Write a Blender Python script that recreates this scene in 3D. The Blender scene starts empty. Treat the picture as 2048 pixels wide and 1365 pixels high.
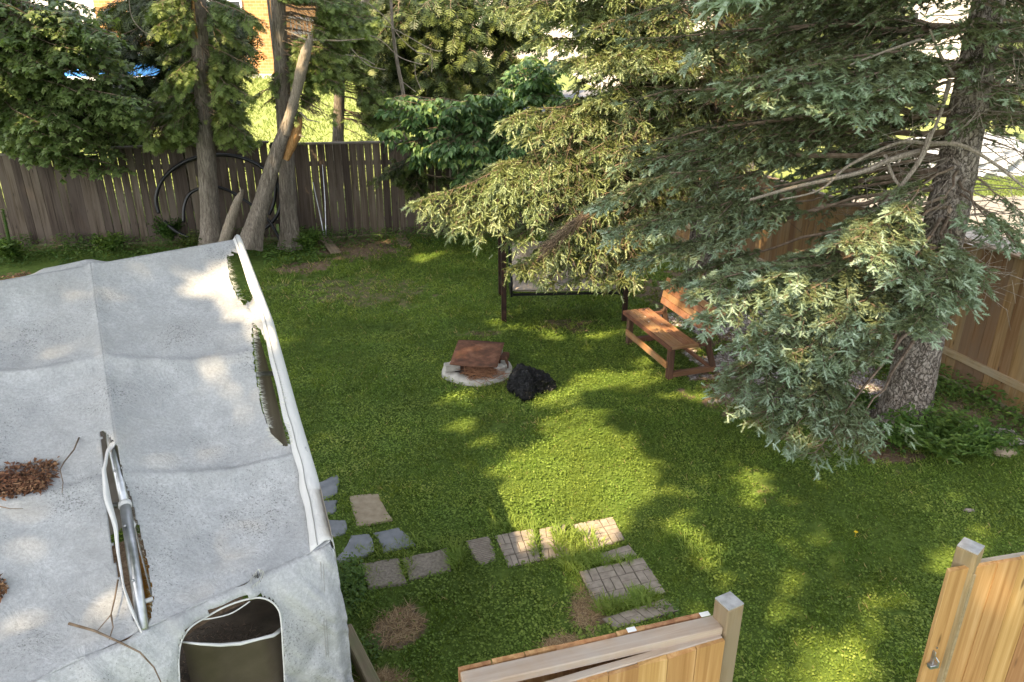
import bpy, math, random
import numpy as np
from mathutils import Vector, noise as mnoise

rng = np.random.default_rng(7)
random.seed(7)
S = bpy.context.scene
COL = S.collection

# ------------------------------------------------------------------ camera, light, exposure
CAM_H, PITCH, FPX = 4.3, math.radians(23.1), 1550.0
cam_d = bpy.data.cameras.new('camera')
cam_d.sensor_width = 36.0
cam_d.lens = FPX / 2048 * 36
cam_d.clip_start = 0.05
cam_d.clip_end = 2000
cam = bpy.data.objects.new('camera', cam_d)
cam.location = (0, 0, CAM_H)
cam.rotation_euler = (math.pi / 2 - PITCH, 0, 0)
COL.objects.link(cam)
S.camera = cam

SUN_EL, SUN_AZ = math.radians(52), math.radians(47)      # light travels from behind left of the camera, down to the right
SUND = np.array([math.cos(SUN_EL) * math.cos(SUN_AZ), math.cos(SUN_EL) * math.sin(SUN_AZ), -math.sin(SUN_EL)])
W = bpy.data.worlds.new('World')
S.world = W
W.use_nodes = True
wn = W.node_tree.nodes
wl = W.node_tree.links
wn.clear()
sky = wn.new('ShaderNodeTexSky')
sky.sky_type = 'NISHITA'
sky.sun_disc = False
sky.sun_elevation = SUN_EL
sky.sun_rotation = math.atan2(-SUND[0], -SUND[1])
sky.air_density = 1.0
sky.dust_density = 3.0
sky.ozone_density = 1.0
bg = wn.new('ShaderNodeBackground')
bg.inputs['Strength'].default_value = 0.15
wo = wn.new('ShaderNodeOutputWorld')
hz = wn.new('ShaderNodeHueSaturation'); hz.inputs['Saturation'].default_value = 0.38      # hazy, nearly white summer sky
wl.new(sky.outputs[0], hz.inputs['Color']); wl.new(hz.outputs[0], bg.inputs[0])
wl.new(bg.outputs[0], wo.inputs[0])
sun_d = bpy.data.lights.new('sun', 'SUN')
sun_d.energy = 3.6
sun_d.angle = math.radians(0.55)
sun_d.color = (1.0, 0.77, 0.46)
sun = bpy.data.objects.new('sun', sun_d)
sun.location = (-10, -10, 18)
sun.rotation_euler = Vector(SUND).to_track_quat('-Z', 'Y').to_euler()
COL.objects.link(sun)
S.view_settings.view_transform = 'Standard'
S.view_settings.look = 'None'
S.view_settings.gamma = 1.0
S.view_settings.use_curve_mapping = False
S.view_settings.exposure = 1.98

# ------------------------------------------------------------------ layout helpers (photograph measured in 2048 px units)
SP, CP = math.sin(PITCH), math.cos(PITCH)
def G(x, y, Z=0.0):
    u, v = (x - 1024) / FPX, (y - 682.5) / FPX
    z = (CAM_H - Z) / (SP + v * CP)
    return np.array([u * z, z * (CP - v * SP), Z])
def P(x, y, D):
    u, v = (x - 1024) / FPX, (y - 682.5) / FPX
    z = D / (CP - v * SP)
    return np.array([u * z, D, CAM_H - z * (SP + v * CP)])
def proj(p):
    p = np.asarray(p, float)
    X, Y, dr = p[..., 0], p[..., 1], CAM_H - p[..., 2]
    z = Y * CP + dr * SP
    return np.stack([1024 + X / z * FPX, 682.5 + (dr * CP - Y * SP) / z * FPX], -1)
def inpoly(pts, poly):
    pts = np.asarray(pts); x, y = pts[..., 0], pts[..., 1]
    r = np.zeros(x.shape, bool); n = len(poly)
    for i in range(n):
        x1, y1 = poly[i]; x2, y2 = poly[(i + 1) % n]
        if y1 == y2: continue
        c = ((y1 > y) != (y2 > y)) & (x < (x2 - x1) * (y - y1) / (y2 - y1) + x1)
        r ^= c
    return r
def nrm(v):
    v = np.asarray(v, float)
    return v / np.maximum(np.linalg.norm(v, axis=-1, keepdims=True), 1e-9)
def vnoise(X, Y, seed=0):
    """smooth value noise, vectorised"""
    xi, yi = np.floor(X).astype(np.int64), np.floor(Y).astype(np.int64)
    fx, fy = X - xi, Y - yi
    fx, fy = fx * fx * (3 - 2 * fx), fy * fy * (3 - 2 * fy)
    def h(a, b):
        n = (a * 374761393 + b * 668265263 + seed * 974711) & 0xffffffff
        n = ((n ^ (n >> 13)) * 1274126177) & 0xffffffff
        return ((n ^ (n >> 16)) & 0xffff) / 65535.0
    return (h(xi, yi) * (1 - fx) + h(xi + 1, yi) * fx) * (1 - fy) + (h(xi, yi + 1) * (1 - fx) + h(xi + 1, yi + 1) * fx) * fy
def sstep(a, b, x):
    t = np.clip((x - a) / (b - a), 0, 1)
    return t * t * (3 - 2 * t)
def ground_z(X, Y):
    X = np.asarray(X, float); Y = np.asarray(Y, float)
    rise = 1.9 * sstep(17.2, 34, Y) * (1 - sstep(1, 6, X))
    b = (vnoise(X * 1.1, Y * 1.1, 3) - .5) * .07 + (vnoise(X * 3.1, Y * 3.1, 4) - .5) * .02
    return rise + b * (1 - sstep(16, 30, np.abs(X) + Y * .3))

# ------------------------------------------------------------------ object helpers
def tag(o, label=None, cat=None, group=None, kind=None):
    if label: o['label'] = label
    if cat: o['category'] = cat
    if group: o['group'] = group
    if kind: o['kind'] = kind
    return o
def thing(name, loc, label, cat, group=None, rz=0):
    o = bpy.data.objects.new(name, None)
    o.empty_display_size = .2
    COL.objects.link(o)
    o.location = tuple(loc); o.rotation_euler = (0, 0, rz)
    return tag(o, label, cat, group)
class MB:
    def __init__(s): s.v = []; s.f = []; s.n = 0; s.a = []
    def add(s, verts, faces, att=0.5):
        verts = np.asarray(verts, float).reshape(-1, 3)
        s.v.append(verts)
        s.a.append(np.full(len(verts), att, np.float32) if np.isscalar(att) else np.asarray(att, np.float32).ravel())
        for f in (faces if isinstance(faces, list) and len(faces) and isinstance(faces[0], np.ndarray) and faces[0].ndim == 2 else [np.asarray(faces)]):
            s.f.append(f + s.n)
        s.n += len(verts)
        return s
    def box(s, c, size, R=None, att=0.5, taper=None):
        h = np.array(size) / 2.0
        v = np.array([[x, y, z] for z in (-1, 1) for y in (-1, 1) for x in (-1, 1)], float) * h
        if taper is not None: v[4:, :2] *= taper
        if R is not None: v = v @ np.asarray(R).T
        return s.add(v + np.asarray(c), np.array([[0, 2, 3, 1], [4, 5, 7, 6], [0, 1, 5, 4], [2, 6, 7, 3], [0, 4, 6, 2], [1, 3, 7, 5]]), att)
    def bar(s, a, b, w, h, up=(0, 0, 1), att=0.5):
        a = np.asarray(a, float); b = np.asarray(b, float)
        y = nrm(b - a); x = nrm(np.cross(y, up)); z = np.cross(x, y)
        return s.box((a + b) / 2, (w, np.linalg.norm(b - a), h), np.stack([x, y, z], 1), att)
    def tube(s, pts, rad, sides=6, cap=True, att=0.5):
        pts = np.asarray(pts, float); n = len(pts)
        rad = np.full(n, rad) if np.isscalar(rad) else np.asarray(rad, float)
        t = nrm(np.gradient(pts, axis=0))
        ref = np.array([0, 0, 1.0]) if abs(t[0][2]) < .9 else np.array([1.0, 0, 0])
        x = nrm(np.cross(ref, t[0])); X = [x]
        for i in range(1, n):
            x = X[-1] - t[i] * np.dot(X[-1], t[i]); X.append(nrm(x))
        X = np.array(X); Yv = np.cross(t, X)
        a = np.linspace(0, 2 * math.pi, sides, endpoint=False)
        v = pts[:, None] + rad[:, None, None] * (X[:, None] * np.cos(a)[None, :, None] + Yv[:, None] * np.sin(a)[None, :, None])
        i, j = np.meshgrid(np.arange(n - 1), np.arange(sides), indexing='ij'); i = i.ravel(); j = j.ravel(); k = (j + 1) % sides
        q = np.stack([i * sides + j, i * sides + k, (i + 1) * sides + k, (i + 1) * sides + j], 1)
        v = v.reshape(-1, 3); fs = [q]
        if cap:
            v = np.vstack([v, pts[0], pts[-1]]); j = np.arange(sides); k = (j + 1) % sides
            fs.append(np.stack([k, j, np.full(sides, n * sides)], 1))
            fs.append(np.stack([j + (n - 1) * sides, k + (n - 1) * sides, np.full(sides, n * sides + 1)], 1))
        return s.add(v, fs, att)
    def grid(s, V, att=0.5, mask=None):
        n, m = V.shape[:2]
        i, j = np.meshgrid(np.arange(n - 1), np.arange(m - 1), indexing='ij')
        if mask is not None: i, j = i[mask], j[mask]
        i = i.ravel(); j = j.ravel()
        return s.add(V.reshape(-1, 3), np.stack([i * m + j, (i + 1) * m + j, (i + 1) * m + j + 1, i * m + j + 1], 1), att)
    def inst(s, proto, pos, y, z, scale, att=0.5):
        """proto=(verts, faces); a copy at each pos with its +Y along y and +Z near z"""
        pv, pf = proto
        pos = np.asarray(pos, float)
        if len(pos) == 0: return s
        y = nrm(y); x = nrm(np.cross(y, z)); zz = np.cross(x, y)
        R = np.stack([x, y, zz], 2)
        scale = np.asarray(scale, float)
        if scale.ndim == 0: scale = np.full(len(pos), float(scale))
        sv = pv[None] * (scale[:, None, None] if scale.ndim == 1 else scale[:, None, :])
        v = np.einsum('nij,nmj->nmi', R, sv) + pos[:, None]
        m = len(pv); off = (np.arange(len(pos)) * m)
        fs = [(f[None] + off[:, None, None]).reshape(-1, f.shape[1]) for f in pf]
        a = np.full(len(pos), att) if np.isscalar(att) else np.asarray(att)
        return s.add(v.reshape(-1, 3), fs, np.repeat(a, m))
    def mesh(s, name, m, smooth=False):
        V = np.concatenate(s.v).astype(np.float32)
        me = bpy.data.meshes.new(name)
        me.vertices.add(len(V)); me.vertices.foreach_set('co', V.ravel())
        tot = np.concatenate([np.full(len(f), f.shape[1], np.int32) for f in s.f])
        idx = np.concatenate([f.ravel() for f in s.f]).astype(np.int32)
        st = np.zeros(len(tot), np.int32); st[1:] = np.cumsum(tot)[:-1]
        me.loops.add(len(idx)); me.loops.foreach_set('vertex_index', idx)
        me.polygons.add(len(tot)); me.polygons.foreach_set('loop_start', st)
        me.polygons.foreach_set('use_smooth', np.full(len(tot), smooth, bool))
        at = me.attributes.new('rnd', 'FLOAT', 'POINT')
        at.data.foreach_set('value', np.concatenate(s.a).astype(np.float32))
        me.update(calc_edges=True)
        me.materials.append(m)
        return me
    def obj(s, name, m, parent=None, smooth=False):
        o = bpy.data.objects.new(name, s.mesh(name, m, smooth))
        COL.objects.link(o)
        if parent is not None:
            o.parent = parent
            if parent.type == 'EMPTY' or True:
                o.matrix_parent_inverse = world_inv(parent)
        return o
from mathutils import Matrix, Euler
def world_mat(o):
    M = Matrix.LocRotScale(o.location, o.rotation_euler, o.scale)
    return world_mat(o.parent) @ o.matrix_parent_inverse @ M if o.parent else M
def world_inv(o): return world_mat(o).inverted()
def bevel(o, w=.004, seg=1):
    m = o.modifiers.new('edge', 'BEVEL'); m.width = w; m.segments = seg; m.limit_method = 'ANGLE'
    return o

# ------------------------------------------------------------------ materials
class NT:
    def __init__(s, name):
        s.m = bpy.data.materials.new(name); s.m.use_nodes = True
        s.t = s.m.node_tree; s.n = s.t.nodes; s.n.clear()
        s.out = s.n.new('ShaderNodeOutputMaterial')
        s.b = s.n.new('ShaderNodeBsdfPrincipled'); s.L(s.b.outputs[0], s.out.inputs[0])
    def L(s, a, b): s.t.links.new(a, b)
    def coord(s, kind='Object', scale=(1, 1, 1), rnd=False):
        tc = s.n.new('ShaderNodeTexCoord'); o = tc.outputs[kind]
        if rnd:
            oi = s.n.new('ShaderNodeObjectInfo')
            mu = s.n.new('ShaderNodeVectorMath'); mu.operation = 'SCALE'; mu.inputs['Scale'].default_value = 37.0
            cb = s.n.new('ShaderNodeCombineXYZ')
            for k in range(3): s.L(oi.outputs['Random'], cb.inputs[k])
            s.L(cb.outputs[0], mu.inputs[0])
            ad = s.n.new('ShaderNodeVectorMath'); s.L(o, ad.inputs[0]); s.L(mu.outputs[0], ad.inputs[1]); o = ad.outputs[0]
        mp = s.n.new('ShaderNodeMapping'); mp.inputs['Scale'].default_value = scale
        s.L(o, mp.inputs[0]); return mp.outputs[0]
    def pos(s, scale=(1, 1, 1)):
        g = s.n.new('ShaderNodeNewGeometry'); mp = s.n.new('ShaderNodeMapping'); mp.inputs['Scale'].default_value = scale
        s.L(g.outputs['Position'], mp.inputs[0]); return mp.outputs[0]
    def noise(s, co, scale=5, detail=4, rough=.55, dist=0):
        n = s.n.new('ShaderNodeTexNoise'); n.inputs['Scale'].default_value = scale; n.inputs['Detail'].default_value = detail
        n.inputs['Roughness'].default_value = rough; n.inputs['Distortion'].default_value = dist
        s.L(co, n.inputs['Vector']); return n.outputs[0]
    def vor(s, co, scale=5, feat='F1', out=0):
        n = s.n.new('ShaderNodeTexVoronoi'); n.feature = feat; n.inputs['Scale'].default_value = scale
        s.L(co, n.inputs['Vector']); return n.outputs[out]
    def ramp(s, f, stops):
        r = s.n.new('ShaderNodeValToRGB'); e = r.color_ramp.elements
        e[0].position, e[1].position = stops[0][0], stops[-1][0]
        def c(x): return (x, x, x, 1) if np.isscalar(x) else (*x, 1)
        e[0].color, e[1].color = c(stops[0][1]), c(stops[-1][1])
        for p, col in stops[1:-1]:
            k = e.new(p); k.color = c(col)
        s.L(f, r.inputs[0]); return r.outputs[0]
    def mix(s, f, a, b, mode='MIX'):
        m = s.n.new('ShaderNodeMix'); m.data_type = 'RGBA'; m.blend_type = mode
        for v, i in ((f, 0), (a, 6), (b, 7)):
            if isinstance(v, bpy.types.NodeSocket): s.L(v, m.inputs[i])
            elif np.isscalar(v): m.inputs[i].default_value = v if i == 0 else (v, v, v, 1)
            else: m.inputs[i].default_value = (*v, 1)
        return m.outputs[2]
    def math(s, op, a, b=0.0):
        m = s.n.new('ShaderNodeMath'); m.operation = op
        for i, v in enumerate((a, b)):
            if isinstance(v, bpy.types.NodeSocket): s.L(v, m.inputs[i])
            else: m.inputs[i].default_value = v
        return m.outputs[0]
    def attr(s, name='rnd'):
        a = s.n.new('ShaderNodeAttribute'); a.attribute_name = name; return a.outputs['Fac']
    def orand(s): return s.n.new('ShaderNodeObjectInfo').outputs['Random']
    def hsv(s, col, h=None, sat=None, val=None):
        n = s.n.new('ShaderNodeHueSaturation')
        s.L(col, n.inputs['Color'])
        for k, v in (('Hue', h), ('Saturation', sat), ('Value', val)):
            if v is None: continue
            if isinstance(v, bpy.types.NodeSocket): s.L(v, n.inputs[k])
            else: n.inputs[k].default_value = v
        return n.outputs[0]
    def bump(s, h, strength=.3, dist=.01, normal=None):
        b = s.n.new('ShaderNodeBump'); b.inputs['Strength'].default_value = strength; b.inputs['Distance'].default_value = dist
        s.L(h, b.inputs['Height'])
        if normal is not None: s.L(normal, b.inputs['Normal'])
        return b.outputs[0]
    def fin(s, col=None, rough=.8, normal=None, metal=0, spec=.3):
        if col is not None:
            if isinstance(col, bpy.types.NodeSocket): s.L(col, s.b.inputs['Base Color'])
            else: s.b.inputs['Base Color'].default_value = (*col, 1)
        if isinstance(rough, bpy.types.NodeSocket): s.L(rough, s.b.inputs['Roughness'])
        else: s.b.inputs['Roughness'].default_value = rough
        s.b.inputs['Metallic'].default_value = metal
        s.b.inputs['Specular IOR Level'].default_value = spec
        if normal is not None: s.L(normal, s.b.inputs['Normal'])
        return s.m
    def translucent(s, col, amt=.35):
        t = s.n.new('ShaderNodeBsdfTranslucent'); mx = s.n.new('ShaderNodeMixShader'); mx.inputs[0].default_value = amt
        if isinstance(col, bpy.types.NodeSocket): s.L(col, t.inputs[0])
        else: t.inputs[0].default_value = (*col, 1)
        s.L(s.b.outputs[0], mx.inputs[1]); s.L(t.outputs[0], mx.inputs[2]); s.L(mx.outputs[0], s.out.inputs[0])
        return s.m
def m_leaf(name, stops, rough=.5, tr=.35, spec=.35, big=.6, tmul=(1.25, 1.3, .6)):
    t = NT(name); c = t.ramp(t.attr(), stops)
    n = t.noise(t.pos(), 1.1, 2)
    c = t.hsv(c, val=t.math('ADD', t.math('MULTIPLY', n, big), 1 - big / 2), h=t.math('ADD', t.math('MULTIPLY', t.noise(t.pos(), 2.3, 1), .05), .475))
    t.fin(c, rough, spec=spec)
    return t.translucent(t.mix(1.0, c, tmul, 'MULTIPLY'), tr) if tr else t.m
def m_wood(name, c0, c1, c2, axis=2, rough=.75, gs=1.0, grey=None, val=.5, knots=True):
    t = NT(name)
    sc = [30 * gs] * 3; sc[axis] = 1.6 * gs
    co = t.coord('Object', sc, rnd=True)
    g = t.noise(co, 1.0, 5, .6, .6)
    c = t.ramp(g, [(.28, c0), (.5, c1), (.72, c2)])
    lo = t.coord('Object', (3, 3, 1.2), rnd=True)
    if grey is not None: c = t.mix(t.ramp(t.noise(lo, 1.5, 4), [(.42, 0.0), (.62, .8)]), c, grey)
    if knots:
        k = t.vor(t.coord('Object', tuple(9.0 if i != axis else 3.0 for i in range(3)), rnd=True), 1.0)
        c = t.mix(t.ramp(k, [(.04, .8), (.10, 0.0)]), c, tuple(x * .35 for x in c0))
    c = t.hsv(c, val=t.math('ADD', t.math('MULTIPLY', t.orand(), val), 1 - val / 2), h=t.math('ADD', t.math('MULTIPLY', t.orand(), .02), .49))
    return t.fin(c, rough, t.bump(g, .5, .004))
def m_bark(name, c0, c1, c2, sc=(9, 9, 2.2), bump=.9, dist=.02, flake=None, crack=.5):
    t = NT(name); co = t.coord('Object', sc)
    g = t.noise(co, 1.6, 6, .65, .8)
    wv = t.n.new('ShaderNodeVectorMath'); wv.operation = 'ADD'; wn2 = t.n.new('ShaderNodeTexNoise'); wn2.inputs['Scale'].default_value = 1.2; wn2.inputs['Detail'].default_value = 5
    cs_ = t.coord('Object', tuple(x * 2.2 for x in sc)); t.L(cs_, wn2.inputs['Vector']); wm = t.n.new('ShaderNodeVectorMath'); wm.operation = 'SCALE'; wm.inputs['Scale'].default_value = 2.2
    t.L(wn2.outputs[1], wm.inputs[0]); t.L(cs_, wv.inputs[0]); t.L(wm.outputs[0], wv.inputs[1])
    v = t.vor(wv.outputs[0], 1.0, 'DISTANCE_TO_EDGE')
    c = t.ramp(g, [(.3, c0), (.5, c1), (.7, c2)])
    c = t.mix(t.ramp(v, [(.0, crack), (.11, 0.0)]), c, tuple(x * .45 for x in c0))
    if flake is not None: c = t.mix(t.ramp(t.noise(t.coord('Object', (3, 3, 2)), 1.3, 4), [(.55, 0.0), (.72, .7)]), c, flake)
    h = t.math('ADD', g, t.math('MULTIPLY', t.ramp(v, [(.0, 0.0), (.12, 1.0)]), .5))
    return t.fin(c, .9, t.bump(h, bump, dist), spec=.15)
def m_plain(name, c0, c1, scale=8, rough=.7, bump=.2, dist=.005, metal=0, spec=.3, detail=5):
    t = NT(name); n = t.noise(t.coord('Object', rnd=True), scale, detail)
    return t.fin(t.ramp(n, [(.32, c0), (.68, c1)]), rough, t.bump(n, bump, dist), metal, spec)
# ------------------------------------------------------------------ shared materials
M = {}
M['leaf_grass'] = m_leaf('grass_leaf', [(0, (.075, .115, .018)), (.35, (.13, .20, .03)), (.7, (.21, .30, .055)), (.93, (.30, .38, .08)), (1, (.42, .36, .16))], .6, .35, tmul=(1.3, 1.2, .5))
M['straw'] = m_leaf('dry_straw', [(0, (.16, .10, .05)), (.5, (.34, .23, .12)), (1, (.5, .38, .22))], .8, .1)
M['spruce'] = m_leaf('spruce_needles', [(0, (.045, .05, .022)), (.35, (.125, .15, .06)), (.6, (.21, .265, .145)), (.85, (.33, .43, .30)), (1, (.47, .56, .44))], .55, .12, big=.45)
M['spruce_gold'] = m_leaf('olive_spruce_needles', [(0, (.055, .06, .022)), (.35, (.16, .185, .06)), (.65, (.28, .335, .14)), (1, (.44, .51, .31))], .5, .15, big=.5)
M['deadneedle'] = m_leaf('dead_twig', [(0, (.10, .07, .045)), (1, (.26, .18, .12))], .9, 0)
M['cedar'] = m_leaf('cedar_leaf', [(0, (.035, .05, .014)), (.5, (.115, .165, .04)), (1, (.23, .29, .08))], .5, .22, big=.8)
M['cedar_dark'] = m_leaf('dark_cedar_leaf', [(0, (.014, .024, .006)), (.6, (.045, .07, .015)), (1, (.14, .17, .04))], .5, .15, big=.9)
M['maple'] = m_leaf('maple_leaf', [(0, (.045, .07, .025)), (.5, (.12, .175, .055)), (1, (.22, .29, .10))], .45, .3, big=.5)
M['dogwood'] = m_leaf('dogwood_leaf', [(0, (.04, .08, .025)), (.5, (.08, .155, .05)), (.9, (.14, .24, .09)), (1, (.24, .32, .08))], .38, .3, spec=.45, big=.3)
M['weed'] = m_leaf('weed_leaf', [(0, (.03, .07, .015)), (.5, (.065, .13, .025)), (1, (.14, .22, .04))], .5, .3)
M['hedge'] = m_leaf('far_leaf', [(0, (.06, .09, .02)), (.5, (.13, .18, .045)), (1, (.24, .29, .085))], .6, .35)
M['bark_spruce'] = m_bark('spruce_bark', (.13, .10, .08), (.29, .245, .205), (.46, .41, .36), (10, 10, 6), 1.0, .03, flake=(.44, .385, .33), crack=.85)
M['bark_cedar'] = m_bark('cedar_bark', (.15, .12, .095), (.29, .245, .20), (.42, .37, .31), (22, 22, 1.8), .9, .02)
M['deadwood'] = m_bark('weathered_dead_wood', (.20, .16, .12), (.33, .28, .22), (.46, .40, .33), (30, 30, 2), .6, .01)
M['split_and_sunlit'] = m_bark('split_and_sunlit_wood', (.28, .13, .05), (.48, .26, .10), (.6, .38, .18), (30, 30, 2), .6, .01)  # split wood; its orange also paints the sunlit edge of a cedar trunk
M['twig'] = m_plain('brown_twig', (.10, .07, .045), (.24, .18, .13), 20, .9)

# ------------------------------------------------------------------ leaf and needle shapes
def F(*fs): return [np.array(fs)]
def proto_spruce(n=16, ln=.42, core=.09, w0=.13):
    R = np.random.default_rng(3); v = []; f = []
    for i in range(n):
        t = .02 + .93 * (i + R.random() * .6) / n; a = i * 2.399
        if math.sin(a) < -.75 and i % 2: a += 1.3
        d = np.array([math.cos(a), .50 + .5 * t, math.sin(a) * .85 + .12]); d /= np.linalg.norm(d)
        side = np.cross(d, [0, 1, 0]); side /= np.linalg.norm(side)
        b = np.array([0, t, 0]); L = ln * (1 - .25 * t); w = w0 / 2
        k = len(v); v += [b - side * w, b + side * w, b + d * L]; f.append((k, k + 1, k + 2))
    k = len(v)
    for (y, rr) in ((0, core), (.97, core * .7)):
        for j in range(3): v.append([rr * math.cos(j * 2.094), y, rr * math.sin(j * 2.094)])
    for j in range(3):
        a, b = k + j, k + (j + 1) % 3
        f += [(a, b, b + 3), (a, b + 3, a + 3)]
    return np.array(v), [np.array(f)]
SHOOT = proto_spruce()
SHOOT_LO = proto_spruce(11, ln=.44, core=.08, w0=.15)
def proto_cedar(seed=1, n=7):
    R = np.random.default_rng(seed); v = []; f = []
    def dia(b, d, L, w, z):
        b = np.array(b); d = np.array(d) / np.linalg.norm(d); s = np.array([d[1], -d[0], 0])
        k = len(v)
        v.extend([b, b + d * L * .5 + s * w + [0, 0, z], b + d * L + [0, 0, z * 2], b + d * L * .5 - s * w + [0, 0, z]])
        f.append((k, k + 1, k + 2, k + 3))
    for i in range(n):
        t = i / n
        for sg in (-1, 1):
            a = math.radians(38 + R.random() * 22); L = (.5 - .36 * t) * (1 + R.random() * .3)
            dia((0, t * .9, 0), (sg * math.sin(a), math.cos(a), 0), L, .05, (R.random() - .6) * .1)
    dia((0, 0, 0), (0, 1, 0), 1.0, .05, -.03)
    return np.array(v, float), [np.array(f)]
CEDAR = proto_cedar(1, 5)
CEDAR_LO = proto_cedar(2, 4)
CEDAR_LO = (CEDAR_LO[0] * np.array([1.3, 1, 1]), CEDAR_LO[1])
LEAF = (np.array([[0, 0, 0], [.20, .28, .05], [.24, .52, .04], [0, 1.0, -.14], [-.24, .52, .04], [-.20, .28, .05], [0, .5, -.03]]),
        F((0, 1, 6), (1, 2, 6), (2, 3, 6), (3, 4, 6), (4, 5, 6), (5, 0, 6)))
MAPLE = (np.array([[0, 0, 0], [.30, .12, .0], [.55, .42, -.05], [.24, .48, .02], [0, 1, -.08], [-.24, .48, .02], [-.55, .42, -.05], [-.30, .12, 0], [0, .35, .04]]),
         F((0, 1, 8), (1, 2, 8), (2, 3, 8), (3, 4, 8), (4, 5, 8), (5, 6, 8), (6, 7, 8), (7, 0, 8)))
BIGLEAF = (np.array([[0, 0, 0], [.38, .45, 0], [0, 1, -.05], [-.38, .45, 0]]), F((0, 1, 2, 3)))
CLOVER = (np.array([[0, -.5, 0], [.48, .0, .04], [0, .5, .0], [-.48, .0, .04]]), F((0, 1, 2, 3)))
BLADE = (np.array([[-.05, 0, 0], [.05, 0, 0], [.035, .55, .1], [-.035, .55, .1], [0, 1, -.05]]), [np.array([[0, 1, 2, 3]]), np.array([[3, 2, 4]])])
NEEDLE = (np.array([[-.03, 0, 0], [.03, 0, 0], [0, 1, 0.02]]), F((0, 1, 2)))

# ------------------------------------------------------------------ boughs (branch systems that carry shoots)
def bough(base, tip, bow=.25, sec_sp=.11, sec_len=.5, ter_sp=.05, start=.25, droop=.25, ter_droop=.35, flat=.35, R=rng, end_w=.35, thin=1.0, jit=.15):
    """returns stems [(pts, radii)], shoots pos, dir, rnd(tip-ness)"""
    base = np.asarray(base, float); tip = np.asarray(tip, float)
    L = np.linalg.norm(tip - base)
    mid = (base + tip) / 2 + np.array([0, 0, bow * L * .5]) + (R.random(3) - .5) * .12 * L
    ts = np.linspace(0, 1, 9)[:, None]
    main = (1 - ts) ** 2 * base + 2 * ts * (1 - ts) * mid + ts ** 2 * tip
    main[1:-1] += (R.random((7, 3)) - .5) * .03 * L
    stems = [(main, np.linspace(.007 + .0075 * L, .003, 9))]
    def at(t):
        k = t * 8; i = np.minimum(k.astype(int), 7); fr = (k - i)[:, None]
        return main[i] * (1 - fr) + main[i + 1] * fr, nrm(main[i + 1] - main[i])
    n = max(4, int(L * (1 - start) / sec_sp))
    t = start + (1 - start) * (np.arange(n) + R.random(n)) / n
    bp, bd = at(t)
    up = np.array([0, 0, 1.0])
    pos = []; dr = []; rn = []
    for i in range(n):
        for sg in (-1, 1):
            if R.random() > thin * .95: continue
            side = nrm(np.cross(bd[i], up)) * sg
            a = math.radians(35 + 30 * R.random())
            d = nrm(bd[i] * math.cos(a) + side * math.sin(a) + up * (-droop * .6 + (R.random() - .5) * flat))
            ti = (t[i] - start) / (1 - start)
            l = sec_len * (end_w + (1 - end_w) * (1 - ti) ** .7) * (.35 + .65 * min(1, ti * 3 + .3)) * (.7 + .6 * R.random())
            p0 = bp[i]; m = max(3, int(l / ter_sp)); off = R.normal() * .13; l *= .75 + .5 * R.random()
            s = (np.arange(m) + .3) / m
            path = p0 + d * (s * l)[:, None] + up * (-droop * l * s ** 2 * .8)[:, None]
            if l > .15: stems.append((np.array([p0, path[m // 2], path[-1]]), np.array([.006, .004, .002])))
            dd = nrm(d + up * (-droop * 1.6 * s)[:, None])
            for sg2 in (-1, 1):
                sd = nrm(np.cross(dd, up)) * sg2
                aa = np.radians(30 + 35 * R.random(m))[:, None]
                q = nrm(dd * np.cos(aa) + sd * np.sin(aa) + up * ((R.random(m) - .5 - ter_droop * .8)[:, None] * .7) + R.normal(size=(m, 3)) * jit)
                keep = R.random(m) < .9
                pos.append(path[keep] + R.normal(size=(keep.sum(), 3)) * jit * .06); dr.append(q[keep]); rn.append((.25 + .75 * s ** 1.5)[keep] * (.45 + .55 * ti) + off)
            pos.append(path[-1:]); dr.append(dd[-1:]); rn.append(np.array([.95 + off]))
    # hanging under-twigs near the stem
    pos.append(main[-1:]); dr.append(nrm(main[-1:] - main[-2:-1])); rn.append(np.array([1.0]))
    return stems, np.concatenate(pos), np.concatenate(dr), np.concatenate(rn)
def add_stems(mb, stems, mn=.0, thick=1.0):
    for k, (p, r) in enumerate(stems):
        mb.tube(p, r * thick + mn, 5 if k == 0 else 3, cap=False, att=rng.random())

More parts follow.
